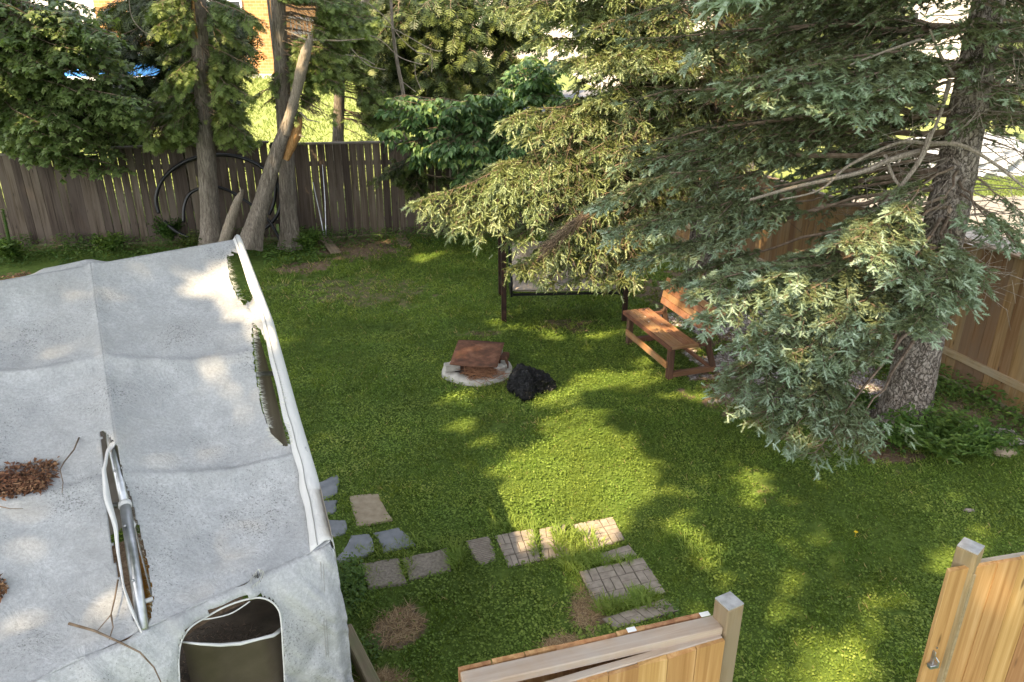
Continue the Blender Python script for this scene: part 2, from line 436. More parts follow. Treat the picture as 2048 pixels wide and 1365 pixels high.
def trunk_mesh(name, pts, diam, m, parent=None, sides=28, sub=10, rough=.05, flare=0.0, smooth=True, jag=False):
    """pts world polyline; radial relief so the bark has depth"""
    pts = np.asarray(pts, float); diam = np.asarray(diam, float)
    n = (len(pts) - 1) * sub + 1
    s = np.linspace(0, len(pts) - 1, n); i = np.minimum(s.astype(int), len(pts) - 2); f = s - i
    # catmull-ish smoothing
    p = pts[i] * (1 - f)[:, None] + pts[i + 1] * f[:, None]
    for _ in range(sub // 2): p[1:-1] = (p[:-2] + 2 * p[1:-1] + p[2:]) / 4
    r = (diam[i] * (1 - f) + diam[i + 1] * f) / 2
    if flare: r = r * (1 + flare * np.exp(-np.linalg.norm(p - p[0], axis=1) / .22))
    a = np.linspace(0, 2 * math.pi, sides, endpoint=False)
    t = nrm(np.gradient(p, axis=0)); X = nrm(np.cross([0, 1.0, 0], t)); Yv = np.cross(t, X)
    L = np.concatenate([[0], np.cumsum(np.linalg.norm(np.diff(p, axis=0), axis=1))])
    A, LL = np.meshgrid(a, L)
    rel = (vnoise(np.cos(A) * 6 + 20, LL * 9 + np.sin(A) * 6, 9) - .5) * rough + (vnoise(np.cos(A) * 16 + 20, LL * 22 + np.sin(A) * 16, 5) - .5) * rough * .8
    if flare: rel += np.exp(-LL / .35) * .16 * np.cos(A * 5 + 1.0)
    RR = r[:, None] * (1 + rel)
    v = p[:, None] + RR[..., None] * (X[:, None] * np.cos(A)[..., None] + Yv[:, None] * np.sin(A)[..., None])
    if jag: v[-1] += np.stack([np.zeros(sides), np.zeros(sides), (vnoise(a * 4, a * 0, 2) - .3) * diam[-1] * 2.5], 1)
    mb = MB(); V = np.concatenate([v, v[:, :1]], 1); mb.grid(V)
    k = np.arange(sides); mb.add(np.vstack([v[-1], p[-1] + [0, 0, .02]]), np.stack([k, (k + 1) % sides, np.full(sides, sides)], 1))
    return mb.obj(name, m, parent, smooth)

# ------------------------------------------------------------------ ground
def ell(x, y, rx, ry):
    c = G(x, y); a = G(x + rx, y); b = G(x, y - ry)
    return c[0], c[1], abs(a[0] - c[0]), abs(b[1] - c[1])
DIRT = [(*ell(798, 1245, 46, 40), 1.0), (*ell(1172, 1228, 26, 42), .95), (*ell(1125, 1300, 40, 18), .8), (*ell(770, 1362, 42, 14), .9),
        (*ell(730, 580, 160, 34), .50), (*ell(615, 535, 70, 12), .85), (*ell(720, 490, 90, 28), .8), (*ell(955, 668, 45, 9), .55), (*ell(560, 575, 60, 10), .4),
        (*ell(1130, 650, 60, 16), .55), (*ell(965, 765, 75, 12), .5), (*ell(1525, 975, 25, 30), .4), (*ell(1600, 760, 190, 60), 1.0), (*ell(1760, 850, 70, 60), .95),
        (*ell(1930, 830, 80, 35), .65), (*ell(2010, 870, 60, 22), .9), (*ell(1560, 660, 160, 60), 1.0), (*ell(1420, 600, 110, 60), .7), (*ell(1050, 850, 70, 25), .35), (*ell(1390, 690, 45, 14), .8),
        (*ell(540, 800, 80, 240), .0)]
GRAVEL = [ell(1600, 740, 170, 60), ell(1740, 790, 60, 50), ell(1930, 865, 40, 18), ell(2015, 880, 40, 16), ell(1400, 640, 60, 25), ell(1560, 640, 150, 50)]
TENT_POLY = [(-.93, 2.95), (-2.85, 6.1), (-8.0, 1.9), (-5, -1.5), (-1.55, 2.35)]
def field(X, Y, L, edge=.35):
    v = np.zeros(np.shape(X))
    for e in L:
        w = e[4] if len(e) > 4 else 1.0
        d = np.sqrt(((X - e[0]) / e[2]) ** 2 + ((Y - e[1]) / e[3]) ** 2) + (vnoise(X * 7, Y * 7, 11) - .5) * .8 + (vnoise(X * 17, Y * 17, 12) - .5) * .6 + (vnoise(X * 3, Y * 3, 13) - .5) * .5
        v = np.maximum(v, w * (1 - sstep(1 - edge, 1 + edge, d)))
    return v
def dirt_at(X, Y):
    v = field(X, Y, DIRT)
    fy = 14.77 + .117 * (X + 10.09)                      # back fence line
    v = np.maximum(v, .5 * sstep(-.9, -.2, Y - fy) * (Y < fy + .5))
    v = np.maximum(v, inpoly(np.stack([X, Y], -1), TENT_POLY) * 1.0)
    fx = 5.86 - .32 * (Y - 7.8)
    v = np.maximum(v, .55 * sstep(-.7, -.1, X - fx) * (Y > 7) * (Y < 16.5) * (X < fx + .3))
    return np.clip(v, 0, 1)
def axis(lo, hi, step, far):
    core = np.arange(lo, hi + 1e-6, step); s = step; a = [hi]; b = [lo]
    while a[-1] < far: s *= 1.25; a.append(a[-1] + s); b.append(b[-1] - s)
    return np.concatenate([b[:0:-1], core, a[1:]])
gx = axis(-8, 8, .1, 400); gy = axis(0, 17, .1, 400)
GX, GY = np.meshgrid(gx, gy, indexing='ij')
GZ = ground_z(GX, GY)
mb = MB(); mb.grid(np.stack([GX, GY, GZ], -1), dirt_at(GX, GY).ravel())
t = NT('lawn_soil')
d = t.attr()
pn = t.noise(t.pos(), 9, 6, .7); pl = t.noise(t.pos(), .7, 3)
gc = t.ramp(pn, [(.3, (.045, .07, .012)), (.55, (.10, .15, .03)), (.8, (.16, .22, .05))])
gc = t.mix(t.ramp(pl, [(.35, 0.0), (.7, .5)]), gc, (.085, .13, .03))
dc = t.ramp(t.noise(t.pos(), 24, 8, .75), [(.3, (.07, .045, .03)), (.5, (.17, .12, .08)), (.72, (.30, .235, .17))])
dm = t.math('ADD', d, t.math('MULTIPLY', t.math('SUBTRACT', pn, .5), .9))
gcol = t.mix(t.ramp(dm, [(.38, 0.0), (.62, 1.0)]), gc, dc)
# gravel
gv = t.attr('gravel')
sc = t.vor(t.pos(), 38, 'F1', 1)
gr = t.ramp(t.n.new('ShaderNodeSeparateColor').outputs[0], [(0, (.16, .13, .12)), (.5, (.34, .30, .28)), (1, (.62, .58, .55))])
sepc = [n for n in t.n if n.bl_idname == 'ShaderNodeSeparateColor'][0]; t.L(sc, sepc.inputs[0])
gcol = t.mix(t.ramp(t.math('ADD', gv, t.math('MULTIPLY', t.math('SUBTRACT', t.noise(t.pos(), 5, 6, .8), .5), 1.6)), [(.45, 0.0), (.65, .9)]), gcol, gr)
far = t.n.new('ShaderNodeSeparateXYZ'); t.L(t.pos(), far.inputs[0])
farm = t.ramp(t.math('DIVIDE', far.outputs[1], 40), [(.42, 0.0), (.44, 1.0)])
gcol = t.mix(farm, gcol, t.ramp(t.noise(t.pos(), 3.0, 6, .7), [(.3, (.15, .19, .05)), (.7, (.26, .29, .11))]))
t.fin(gcol, .95, t.bump(t.math('ADD', pn, t.math('MULTIPLY', sc, .5)), .6, .03), spec=.1)
me = mb.mesh('ground', t.m, True)
ga = me.attributes.new('gravel', 'FLOAT', 'POINT'); ga.data.foreach_set('value', field(GX, GY, GRAVEL).astype(np.float32).ravel())
go = bpy.data.objects.new('ground', me); COL.objects.link(go); tag(go, kind='structure')

# ------------------------------------------------------------------ paving slabs
SLABS = [
    ([(625, 968), (678, 950), (676, 985), (640, 1003)], 'slate', 'blue-grey flagstone poking out beside the tent, farthest from the camera'),
    ([(640, 1008), (675, 1003), (672, 1025), (650, 1036)], 'slate', 'small blue-grey flagstone beside the tent, left of the tan slab'),
    ([(652, 1047), (693, 1045), (690, 1070), (660, 1082)], 'slate', 'blue-grey flagstone beside the tent, just below the smallest flagstone'),
    ([(697, 997), (757, 990), (782, 1042), (716, 1055)], 'tan', 'tan square stepping slab with rough surface, alone in the lawn beside the tent'),
    ([(748, 1065), (797, 1055), (833, 1090), (770, 1106)], 'slate', 'pale blue-grey diamond slab below the tan slab, above the stepping row'),
    ([(670, 1128), (705, 1075), (740, 1072), (747, 1108), (690, 1130)], 'slate', 'large blue-grey irregular flagstone at the tent corner left of the diamond slab'),
    ([(720, 1130), (800, 1117), (812, 1165), (737, 1178)], 'agg', 'worn brown aggregate slab at the left end of the stepping row'),
    ([(808, 1118), (890, 1098), (905, 1140), (822, 1160)], 'agg', 'worn brown aggregate slab, second from the left in the stepping row'),
    ([(930, 1087), (978, 1077), (993, 1125), (957, 1134)], 'rib', 'narrow fine-ribbed grey slab in the stepping row, right of the grass gap'),
    ([(990, 1078), (1065, 1064), (1082, 1128), (1017, 1142)], 'brick', 'brick-patterned slab next to the ribbed slab, half in sunlight'),
    ([(1078, 1062), (1130, 1053), (1140, 1115), (1085, 1126)], 'brick', 'narrow brick-patterned slab between grass tufts in the middle of the row'),
    ([(1142, 1050), (1225, 1035), (1250, 1080), (1178, 1102)], 'brick', 'brick-patterned slab at the sunny right end of the stepping row'),
    ([(1200, 1107), (1258, 1090), (1275, 1110), (1203, 1130)], 'brick', 'small sunken dim slab overgrown with grass above the largest paver'),
    ([(1158, 1148), (1285, 1120), (1332, 1190), (1192, 1226)], 'brick', 'largest brick-patterned grey slab, left of the open gateway'),
    ([(1203, 1246), (1328, 1205), (1358, 1228), (1228, 1266)], 'brick', 'grey brick-patterned slab just behind the capped fence, nearest the camera'),
]
m_slate = m_plain('slate', (.17, .18, .20), (.26, .27, .29), 9, .8, .3)
m_tan = m_plain('tan_concrete', (.28, .22, .15), (.40, .33, .24), 14, .9, .4)
m_agg = m_plain('aggregate_concrete', (.17, .145, .115), (.32, .275, .225), 45, .9, .8)
m_brick = m_plain('weathered_grey_paver', (.24, .20, .165), (.38, .325, .27), 16, .9, .5)
m_joint = m_plain('dark_joint', (.05, .045, .035), (.12, .10, .08), 30, .95, .5)
slab_polys = []
def quad_pt(q, u, v): return (q[0] * (1 - u) + q[1] * u) * (1 - v) + (q[3] * (1 - u) + q[2] * u) * v
def prism(mb, poly, z0, z1, inset=0.0, att=.5, bev=.006):
    poly = np.asarray(poly)[:, :2]; c = poly.mean(0); n = len(poly)
    if inset: poly = poly + (c - poly) / np.linalg.norm(c - poly, axis=1, keepdims=True) * inset
    inn = poly + (c - poly) / np.linalg.norm(c - poly, axis=1, keepdims=True) * bev
    v = np.vstack([np.c_[poly, np.full(n, z0)], np.c_[poly, np.full(n, z1 - bev)], np.c_[inn, np.full(n, z1)], [[*c, z1 + .001]]])
    k = np.arange(n); j = (k + 1) % n
    area = 0.5 * sum(poly[i][0] * poly[(i + 1) % n][1] - poly[(i + 1) % n][0] * poly[i][1] for i in range(n))
    q1 = np.stack([k, j, j + n, k + n], 1); q2 = np.stack([k + n, j + n, j + 2 * n, k + 2 * n], 1); tt = np.stack([k + 2 * n, j + 2 * n, np.full(n, 3 * n)], 1)
    if area < 0: q1, q2, tt = q1[:, ::-1], q2[:, ::-1], tt[:, ::-1]
    return mb.add(v, [q1, q2, tt], att)
for poly, kind, lab in SLABS:
    w = np.array([G(*p) for p in poly]); c = w.mean(0)
    slab_polys.append(w[:, :2])
    gz = float(ground_z(c[0], c[1]))
    # wobble the outline
    pts = []
    for i in range(len(w)):
        a, b = w[i], w[(i + 1) % len(w)]
        for f in ((0, .33, .66) if kind != 'brick' else (0,)):
            pts.append(a * (1 - f) + b * f + (np.r_[rng.random(2) - .5, 0] * (.03 if kind != 'brick' else .006)))
    mb = MB()
    if kind != 'brick':
        prism(mb, pts, gz - .05, gz + .020)
        if kind == 'rib':
            o = mb.obj('paving_slab', m_agg)
            rb = MB(); q = w
            for i in range(14):
                a = quad_pt(q, .04, (i + .5) / 14); b = quad_pt(q, .96, (i + .5) / 14)
                rb.bar([a[0], a[1], gz + .023], [b[0], b[1], gz + .023], .009, .006)
            rb.obj('rib', m_brick, o)
            tag(o.children[0] if o.children else o)
        else:
            o = mb.obj('paving_slab', {'slate': m_slate, 'tan': m_tan, 'agg': m_agg}[kind])
        tag(o, lab, 'paving slab', 'stepping slabs set in the lawn')
    else:
        prism(mb, pts, gz - .05, gz + .008)
        o = tag(mb.obj('paving_slab', m_joint), lab, 'paving slab', 'stepping slabs set in the lawn')
        q = w.copy()
        eu, ev = np.linalg.norm(q[1] - q[0]), np.linalg.norm(q[3] - q[0])
        nu, nv = max(1, round(eu / .135)), max(1, round(ev / .135))
        for i in range(nu):
            for j in range(nv):
                horiz = (i + j) % 2
                for k in range(2):
                    u0, u1, v0, v1 = i / nu, (i + 1) / nu, j / nv, (j + 1) / nv
                    if horiz: v0, v1 = v0 + (v1 - v0) * k / 2, v0 + (v1 - v0) * (k + 1) / 2
                    else: u0, u1 = u0 + (u1 - u0) * k / 2, u0 + (u1 - u0) * (k + 1) / 2
                    bb = MB(); zz = gz + .014 + rng.random() * .005
                    prism(bb, [quad_pt(q, u0, v0), quad_pt(q, u1, v0), quad_pt(q, u1, v1), quad_pt(q, u0, v1)], gz + .002, zz, .0055, bev=.003)
                    bb.obj('paver_block', m_brick, o)

# ------------------------------------------------------------------ grass (uncountable)
N = 800000
gxs = rng.uniform(-4.5, 10, N); gys = 3.2 + (16.5 - 3.2) * rng.random(N) ** 1.0
pz = gys * CP + CAM_H * SP
keep = rng.random(N) < np.minimum(1, (8.0 / gys) ** 1.3)
pp = proj(np.stack([gxs, gys, np.zeros(N)], -1))
keep &= (pp[:, 0] > -80) & (pp[:, 0] < 2130) & (pp[:, 1] < 1420)
keep &= gxs < 5.7 - .32 * (gys - 7.8)
keep &= gys < 14.7 + .117 * (gxs + 10.09)
dd = dirt_at(gxs, gys)
pn_ = vnoise(gxs * 9, gys * 9, 21) * .5 + vnoise(gxs * 24, gys * 24, 22) * .5
dthr = dd + (pn_ - .5) * 1.7
keep &= (dthr < .42) | (rng.random(N) < .06)
for sp in slab_polys:
    c = sp.mean(0); keep &= ~inpoly(np.stack([gxs, gys], -1), list(map(tuple, c + (sp - c) * .90)))
pit = G(955, 742)[:2]
keep &= ((gxs - pit[0]) ** 2 + (gys - pit[1]) ** 2) > .40 ** 2
keep &= ~inpoly(np.stack([gxs, gys], -1), TENT_POLY)
gxs, gys, dd = gxs[keep], gys[keep], dd[keep]
n = len(gxs)
cl = vnoise(gxs * 1.6, gys * 1.6, 31) * .5 + vnoise(gxs * 5, gys * 5, 32) * .5
tall = vnoise(gxs * 3.3, gys * 3.3, 33)
leafy = rng.random(n) < (.22 + .95 * (cl - .15))
gz = ground_z(gxs, gys)
mb = MB()
far_s = 1 + .45 * sstep(7, 14, gys)
# clover-like round leaves
i = leafy; k = i.sum()
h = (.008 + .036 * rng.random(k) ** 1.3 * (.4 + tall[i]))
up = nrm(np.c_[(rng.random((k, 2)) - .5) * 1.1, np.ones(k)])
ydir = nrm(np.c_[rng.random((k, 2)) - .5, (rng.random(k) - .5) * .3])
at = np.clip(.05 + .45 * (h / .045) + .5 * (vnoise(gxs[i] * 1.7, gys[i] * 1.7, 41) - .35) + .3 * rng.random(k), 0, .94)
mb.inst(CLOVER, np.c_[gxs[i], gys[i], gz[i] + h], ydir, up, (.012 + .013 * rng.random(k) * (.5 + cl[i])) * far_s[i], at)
i = ~leafy; k = i.sum()
az = rng.random(k) * 6.283; tl = .35 + .8 * rng.random(k)
d = nrm(np.c_[np.cos(az) * tl, np.sin(az) * tl, np.ones(k)])
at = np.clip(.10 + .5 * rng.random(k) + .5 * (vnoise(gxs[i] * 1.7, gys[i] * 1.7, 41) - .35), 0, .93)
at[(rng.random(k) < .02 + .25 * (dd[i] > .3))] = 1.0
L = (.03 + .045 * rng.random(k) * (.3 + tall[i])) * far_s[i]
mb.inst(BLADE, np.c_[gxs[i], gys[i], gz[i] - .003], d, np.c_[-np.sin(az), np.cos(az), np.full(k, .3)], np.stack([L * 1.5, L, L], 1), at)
# long coarse tufts between the slabs
for (cx, cy, rx, ry, cnt, hl) in [(1160, 1105, 50, 35, 520, .11), (1120, 1080, 12, 20, 200, .10), (1255, 1218, 62, 12, 420, .09), (1035, 1055, 60, 12, 300, .08), (915, 1120, 14, 22, 250, .10), (1230, 1128, 45, 10, 260, .09),
                                  (815, 1135, 10, 22, 150, .08), (1068, 1090, 8, 32, 250, .07), (1400, 1110, 40, 40, 200, .09), (1290, 1200, 30, 12, 250, .09), (860, 1085, 70, 14, 300, .07), (770, 1105, 60, 10, 300, .06), (1215, 1225, 25, 15, 150, .10), (1150, 1135, 30, 18, 200, .10), (700, 1180, 60, 60, 500, .07)]:
    e = ell(cx, cy, rx, ry); a = rng.random(cnt) * 6.283; r = np.sqrt(rng.random(cnt))
    X, Y = e[0] + e[2] * r * np.cos(a), e[1] + e[3] * r * np.sin(a)
    az = rng.random(cnt) * 6.283; tl = .5 + 1.3 * rng.random(cnt)
    d = nrm(np.c_[np.cos(az) * tl, np.sin(az) * tl, np.ones(cnt)]); L = hl * (.5 + rng.random(cnt))
    mb.inst(BLADE, np.c_[X, Y, ground_z(X, Y)], d, np.c_[-np.sin(az) * .2, np.cos(az) * .2, np.ones(cnt)], np.stack([L * .8, L, L], 1), .5 + .4 * rng.random(cnt))
tag(mb.obj('lawn_grass', M['leaf_grass']), kind='stuff')
# straw on the bare patches
mb = MB()
for e in DIRT[:4]:
    cnt = 800; a = rng.random(cnt) * 6.283; r = np.sqrt(rng.random(cnt)) * (.65 + .75 * vnoise(np.cos(a) * 2.2 + 20 + e[0] * 3, np.sin(a) * 2.2 + 20, 14))
    X, Y = e[0] + e[2] * r * np.cos(a), e[1] + e[3] * r * np.sin(a); az = rng.random(cnt) * 6.283
    mb.inst(NEEDLE, np.c_[X, Y, ground_z(X, Y) + .006 + .01 * rng.random(cnt)], np.c_[np.cos(az), np.sin(az), (rng.random(cnt) - .4) * .4], np.tile([0, 0, 1.], (cnt, 1)), .05 + .07 * rng.random(cnt), rng.random(cnt))
tag(mb.obj('dry_straw', M['straw']), kind='stuff')
# gravel pebbles and bark litter round the spruce
mb = MB()
oct_ = (np.array([[1, 0, 0], [0, 1, 0], [-1, 0, 0], [0, -1, 0], [0, 0, .7], [0, 0, -.5]]), F((0, 1, 4), (1, 2, 4), (2, 3, 4), (3, 0, 4), (1, 0, 5), (2, 1, 5), (3, 2, 5), (0, 3, 5)))
for e, cnt in zip(GRAVEL, (2600, 1400, 900, 900, 800, 1800)):
    a = rng.random(cnt) * 6.283; r = np.sqrt(rng.random(cnt))
    X, Y = e[0] + e[2] * r * np.cos(a), e[1] + e[3] * r * np.sin(a); kp = vnoise(X * 5, Y * 5, 8) > .35; X, Y = X[kp], Y[kp]; cnt = len(X)
    s = .008 + .014 * rng.random(cnt)
    mb.inst(oct_, np.c_[X, Y, ground_z(X, Y) + .004], nrm(rng.random((cnt, 3)) - [.5, .5, .4]), np.tile([0, .1, 1.], (cnt, 1)), np.stack([s, s * (1 + rng.random(cnt)), s * .8], 1), rng.random(cnt))
t = NT('pebbles'); t.fin(t.ramp(t.attr(), [(0, (.12, .09, .08)), (.4, (.30, .26, .25)), (.8, (.5, .46, .44)), (1, (.75, .70, .66))]), .8)
tag(mb.obj('gravel', t.m), kind='stuff')
# ------------------------------------------------------------------ timber
def smooth_pts(pp, sub=6):
    pp = np.array(pp, float); n = len(pp); out = []
    for i in range(n - 1):
        p0, p1, p2, p3 = pp[max(0, i - 1)], pp[i], pp[i + 1], pp[min(n - 1, i + 2)]
        for k in range(sub):
            s = k / sub; out.append(.5 * ((2 * p1) + (-p0 + p2) * s + (2 * p0 - 5 * p1 + 4 * p2 - p3) * s * s + (-p0 + 3 * p1 - 3 * p2 + p3) * s ** 3))
    out.append(pp[-1]); return np.array(out)
M['old_board'] = m_wood('weathered_grey_brown_board', (.035, .024, .017), (.085, .062, .045), (.15, .118, .09), gs=1.0, grey=(.125, .098, .078), val=.75)
M['old_rail'] = m_wood('weathered_cap_rail', (.08, .065, .05), (.15, .125, .10), (.22, .19, .155), axis=0, grey=(.2, .18, .16), val=.3)
M['new_board'] = m_wood('brown_cedar_board', (.15, .08, .032), (.24, .14, .06), (.32, .205, .105), grey=(.23, .16, .095), val=.45)
M['new_rail'] = m_wood('brown_cedar_rail', (.20, .13, .07), (.30, .21, .12), (.38, .28, .18), axis=0, grey=(.3, .25, .18), val=.2)
M['gate_board'] = m_wood('fresh_cedar_board', (.27, .135, .045), (.38, .21, .08), (.50, .31, .145), val=.35)
M['gate_board_dark'] = m_wood('red_brown_cedar_board', (.22, .10, .04), (.34, .18, .08), (.45, .27, .13), val=.3)
M['cap'] = m_wood('pale_weathered_plank', (.30, .225, .155), (.40, .315, .235), (.50, .42, .33), axis=0, grey=(.40, .35, .30), val=.15)
M['post'] = m_wood('treated_post', (.18, .12, .06), (.26, .185, .10), (.34, .26, .155), grey=(.24, .19, .125), val=.15)
M['endgrain'] = m_plain('grey_end_grain', (.26, .255, .25), (.44, .44, .44), 18, .8, .4)

def board_meshes(name, w, h, th, m, dog=False, n=4):
    out = []
    for k in range(n):
        R = np.random.default_rng(50 + k); mb = MB()
        # five rings up the board: slight crook and thickness changes
        V = []; zs = np.linspace(0, h, 5)
        for z in zs:
            dx = (R.random() - .5) * .006; top = z == h
            V.append([[-w / 2 + dx, -th / 2, z - (top * R.random() * .008)], [w / 2 + dx, -th / 2, z - (top * R.random() * .008)], [w / 2 + dx, th / 2, z], [-w / 2 + dx, th / 2, z]])
        V = np.array(V); f = []
        for i in range(4):
            for j in range(4): a = i * 4 + j; b = i * 4 + (j + 1) % 4; f.append((a, b, b + 4, a + 4))
        f += [(3, 2, 1, 0), (16, 17, 18, 19)]
        mb.add(V.reshape(-1, 3), np.array(f)); out.append(mb.mesh(name, m))
    return out
def place(meshes, name, parent, loc, rz, sc=(1, 1, 1), tilt=0.0):
    o = bpy.data.objects.new(name, meshes[int(rng.integers(len(meshes)))])
    COL.objects.link(o); o.location = tuple(loc); o.rotation_euler = (0, tilt, rz); o.scale = sc
    o.parent = parent; o.matrix_parent_inverse = world_inv(parent)
    return o
def run_boards(parent, A, B, h, meshes, pitch, name='board', z0=None, hv=.02, tilt=.006, wv=.06, off=0.0, hfun=None):
    A, B = np.array(A[:2], float), np.array(B[:2], float); L = np.linalg.norm(B - A); d = (B - A) / L; rz = math.atan2(d[1], d[0]); nn = np.array([-d[1], d[0]])
    s = pitch / 2
    while s < L:
        p = A + d * s + nn * (off + (rng.random() - .5) * .006)
        z = (float(ground_z(*p)) if z0 is None else z0) + .03
        hh = (hfun(s / L) if hfun else h) + (rng.random() - .5) * hv - .03
        place(meshes, name, parent, (p[0], p[1], z), rz + (rng.random() - .5) * .02, (1 + (rng.random() - .5) * wv, 1, hh), (rng.random() - .5) * tilt * 2)
        s += pitch * (1 + (rng.random() - .5) * .04)
def bar_obj(name, a, b, w, h, m, parent, bev=.004):
    """bar whose own X axis is its length so the grain runs along it"""
    a = np.asarray(a, float); b = np.asarray(b, float); L = np.linalg.norm(b - a); d = (b - a) / L
    mb = MB(); mb.box((0, 0, 0), (L, w, h)); o = bpy.data.objects.new(name, mb.mesh(name, m)); COL.objects.link(o)
    o.location = tuple((a + b) / 2)
    o.rotation_euler = Vector(d).to_track_quat('X', 'Z').to_euler()
    if parent is not None: o.parent = parent; o.matrix_parent_inverse = world_inv(parent)
    if bev: bevel(o, bev)
    return o
def post_obj(name, p, h, w, m, parent, z0=0.0, rz=0.0, top=None):
    mb = MB(); mb.box((0, 0, h / 2), (w, w, h)); o = bpy.data.objects.new(name, mb.mesh(name, m)); COL.objects.link(o)
    o.location = (p[0], p[1], z0); o.rotation_euler = (0, 0, rz)
    if parent is not None: o.parent = parent; o.matrix_parent_inverse = world_inv(parent)
    bevel(o, .005)
    return o

# ---- back fence, three runs
def bf(X): return np.array([X, 14.77 + .117 * (X + 10.09)])
old_m = board_meshes('old_board', .142, 1.0, .02, M['old_board'])
Fz = thing('board_fence', (*bf(-6), 0), 'weathered brown board fence run behind the two cedar trunks, left of the leaning trunk', 'fence', 'runs of the old back fence')
ang = math.atan(.117)
run_boards(Fz, bf(-13.5), bf(-7.9), 1.78, old_m, .1445)
run_boards(Fz, bf(-7.9), bf(-4.72), 1.90, old_m, .157, hfun=lambda s: 1.86 + .06 * s)
bar_obj('cap_rail', (*bf(-13.5), 1.80), (*bf(-7.92), 1.80), .10, .035, M['old_rail'], Fz)
bar_obj('cap_rail', (*bf(-7.9), 1.885), (*bf(-4.74), 1.945), .10, .035, M['old_rail'], Fz)
for z in (.35, 1.5): bar_obj('rail', (*(bf(-13.5) + [0, .06]), z), (*(bf(-4.74) + [0, .06]), z), .04, .09, M['old_rail'], Fz)
for X in (-12.6, -10.2, -7.9, -6.3): post_obj('post', bf(X) + [0, .12], 1.75 if X < -8 else 1.84, .09, M['old_board'], Fz, rz=ang)
post_obj('post', bf(-4.68) + [0, -.0], 1.90, .10, M['old_board'], Fz, rz=ang)
Fz2 = thing('board_fence', (*bf(-1), 0), 'weathered grey-brown board fence run right of the leaning trunk, going behind the leafy shrub', 'fence', 'runs of the old back fence')
run_boards(Fz2, bf(-4.60), bf(3.4), 1.90, old_m, .154)
bar_obj('cap_rail', (*bf(-4.60), 1.90), (*bf(3.3), 1.92), .11, .035, M['old_rail'], Fz2)
for z in (.35, 1.5): bar_obj('rail', (*(bf(-4.6) + [0, .06]), z), (*(bf(3.4) + [0, .06]), z), .04, .09, M['old_rail'], Fz2)
for X in (-2.1, .3, 2.7): post_obj('post', bf(X) + [0, .12], 1.85, .09, M['old_board'], Fz2, rz=ang)

# ---- right fence
def rf(Y): return np.array([5.86 - .32 * (Y - 7.8), Y])
new_m = board_meshes('new_board', .139, 1.0, .018, M['new_board'])
Fr = thing('cedar_fence', (*rf(9), 0), 'brown cedar board fence with low rail on the right, behind the spruce trunk', 'fence')
run_boards(Fr, rf(15.9), rf(6.2), 1.74, new_m, .1405, hv=.008, wv=.01, tilt=.002)
rz = math.atan2(-1, .32)
nf = np.array([-.952, -.305])            # inner face side
bar_obj('rail', (*(rf(15.9) + nf * .032), .36), (*(rf(6.2) + nf * .032), .36), .04, .088, M['new_rail'], Fr)
bar_obj('rail', (*(rf(15.9) - nf * .032), 1.45), (*(rf(6.2) - nf * .032), 1.45), .04, .088, M['new_rail'], Fr)
bar_obj('cap_rail', (*rf(15.9), 1.765), (*rf(6.2), 1.765), .10, .03, M['new_rail'], Fr)
for Y in (15.6, 13.2, 10.8, 8.4, 6.4): post_obj('post', rf(Y) - nf * .09, 1.78, .09, M['new_board'], Fr, rz=rz)

# ---- foreground capped fence, gate leaves, posts
pL = G(1459, 1202, 1.9)[:2]; pR = G(1942, 1092, 1.9)[:2]
fd = nrm(pR - pL); fn = np.array([-fd[1], fd[0]])     # fn points away from the camera
frz = math.atan2(fd[1], fd[0])
def gl(s, o=0.0): return pL + fd * s + fn * o
Ff = thing('capped_fence', (*gl(-.6), 0), 'fence with a thick pale plank cap running left from the first post in the foreground', 'fence')
c0 = G(925, 1357, 1.80)[:2]; c1 = G(1437, 1241, 1.80)[:2]
cdir = nrm(c1 - c0); cn = np.array([-cdir[1], cdir[0]]); crz = math.atan2(cdir[1], cdir[0])
bar_obj('cap_plank', (*(c0), 1.775), (*(c1 ), 1.775), .085, .04, M['cap'], Ff)
capb = board_meshes('cedar_picket', .139, 1.0, .018, M['gate_board_dark'])
run_boards(Ff, c0 + cn * .062, c1 + cn * .062, 1.795, capb, .1405, z0=0, hv=.012, wv=.01, tilt=.002, name='board')
bar_obj('rail', (*(c0 - cn * .0), .9), (*(c1 - cn * .0), .9), .04, .088, M['gate_board_dark'], Ff)
P1 = thing('gate_post', (*pL, 0), 'square timber gate post with grey end grain at the right end of the capped fence', 'post', 'posts either side of the gateway', rz=frz + .25)
post_obj('post_shaft', pL, 1.895, .092, M['post'], P1, rz=frz + .20)
mb = MB(); mb.box((0, 0, .0), (.088, .088, .006)); o = mb.obj('end_grain', M['endgrain']); o.location = (*pL, 1.899); o.rotation_euler = (0, 0, frz + .20); o.parent = P1; o.matrix_parent_inverse = world_inv(P1)
P2 = thing('gate_post', (*pR, 0), 'square timber gate post with grey end grain at the left edge of the latched gate', 'post', 'posts either side of the gateway', rz=frz)
post_obj('post_shaft', pR, 1.895, .098, M['post'], P2, rz=frz + .45)
mb = MB(); mb.box((0, 0, .0), (.094, .094, .006)); o = mb.obj('end_grain', M['endgrain']); o.location = (*pR, 1.899); o.rotation_euler = (0, 0, frz + .45); o.parent = P2; o.matrix_parent_inverse = world_inv(P2)
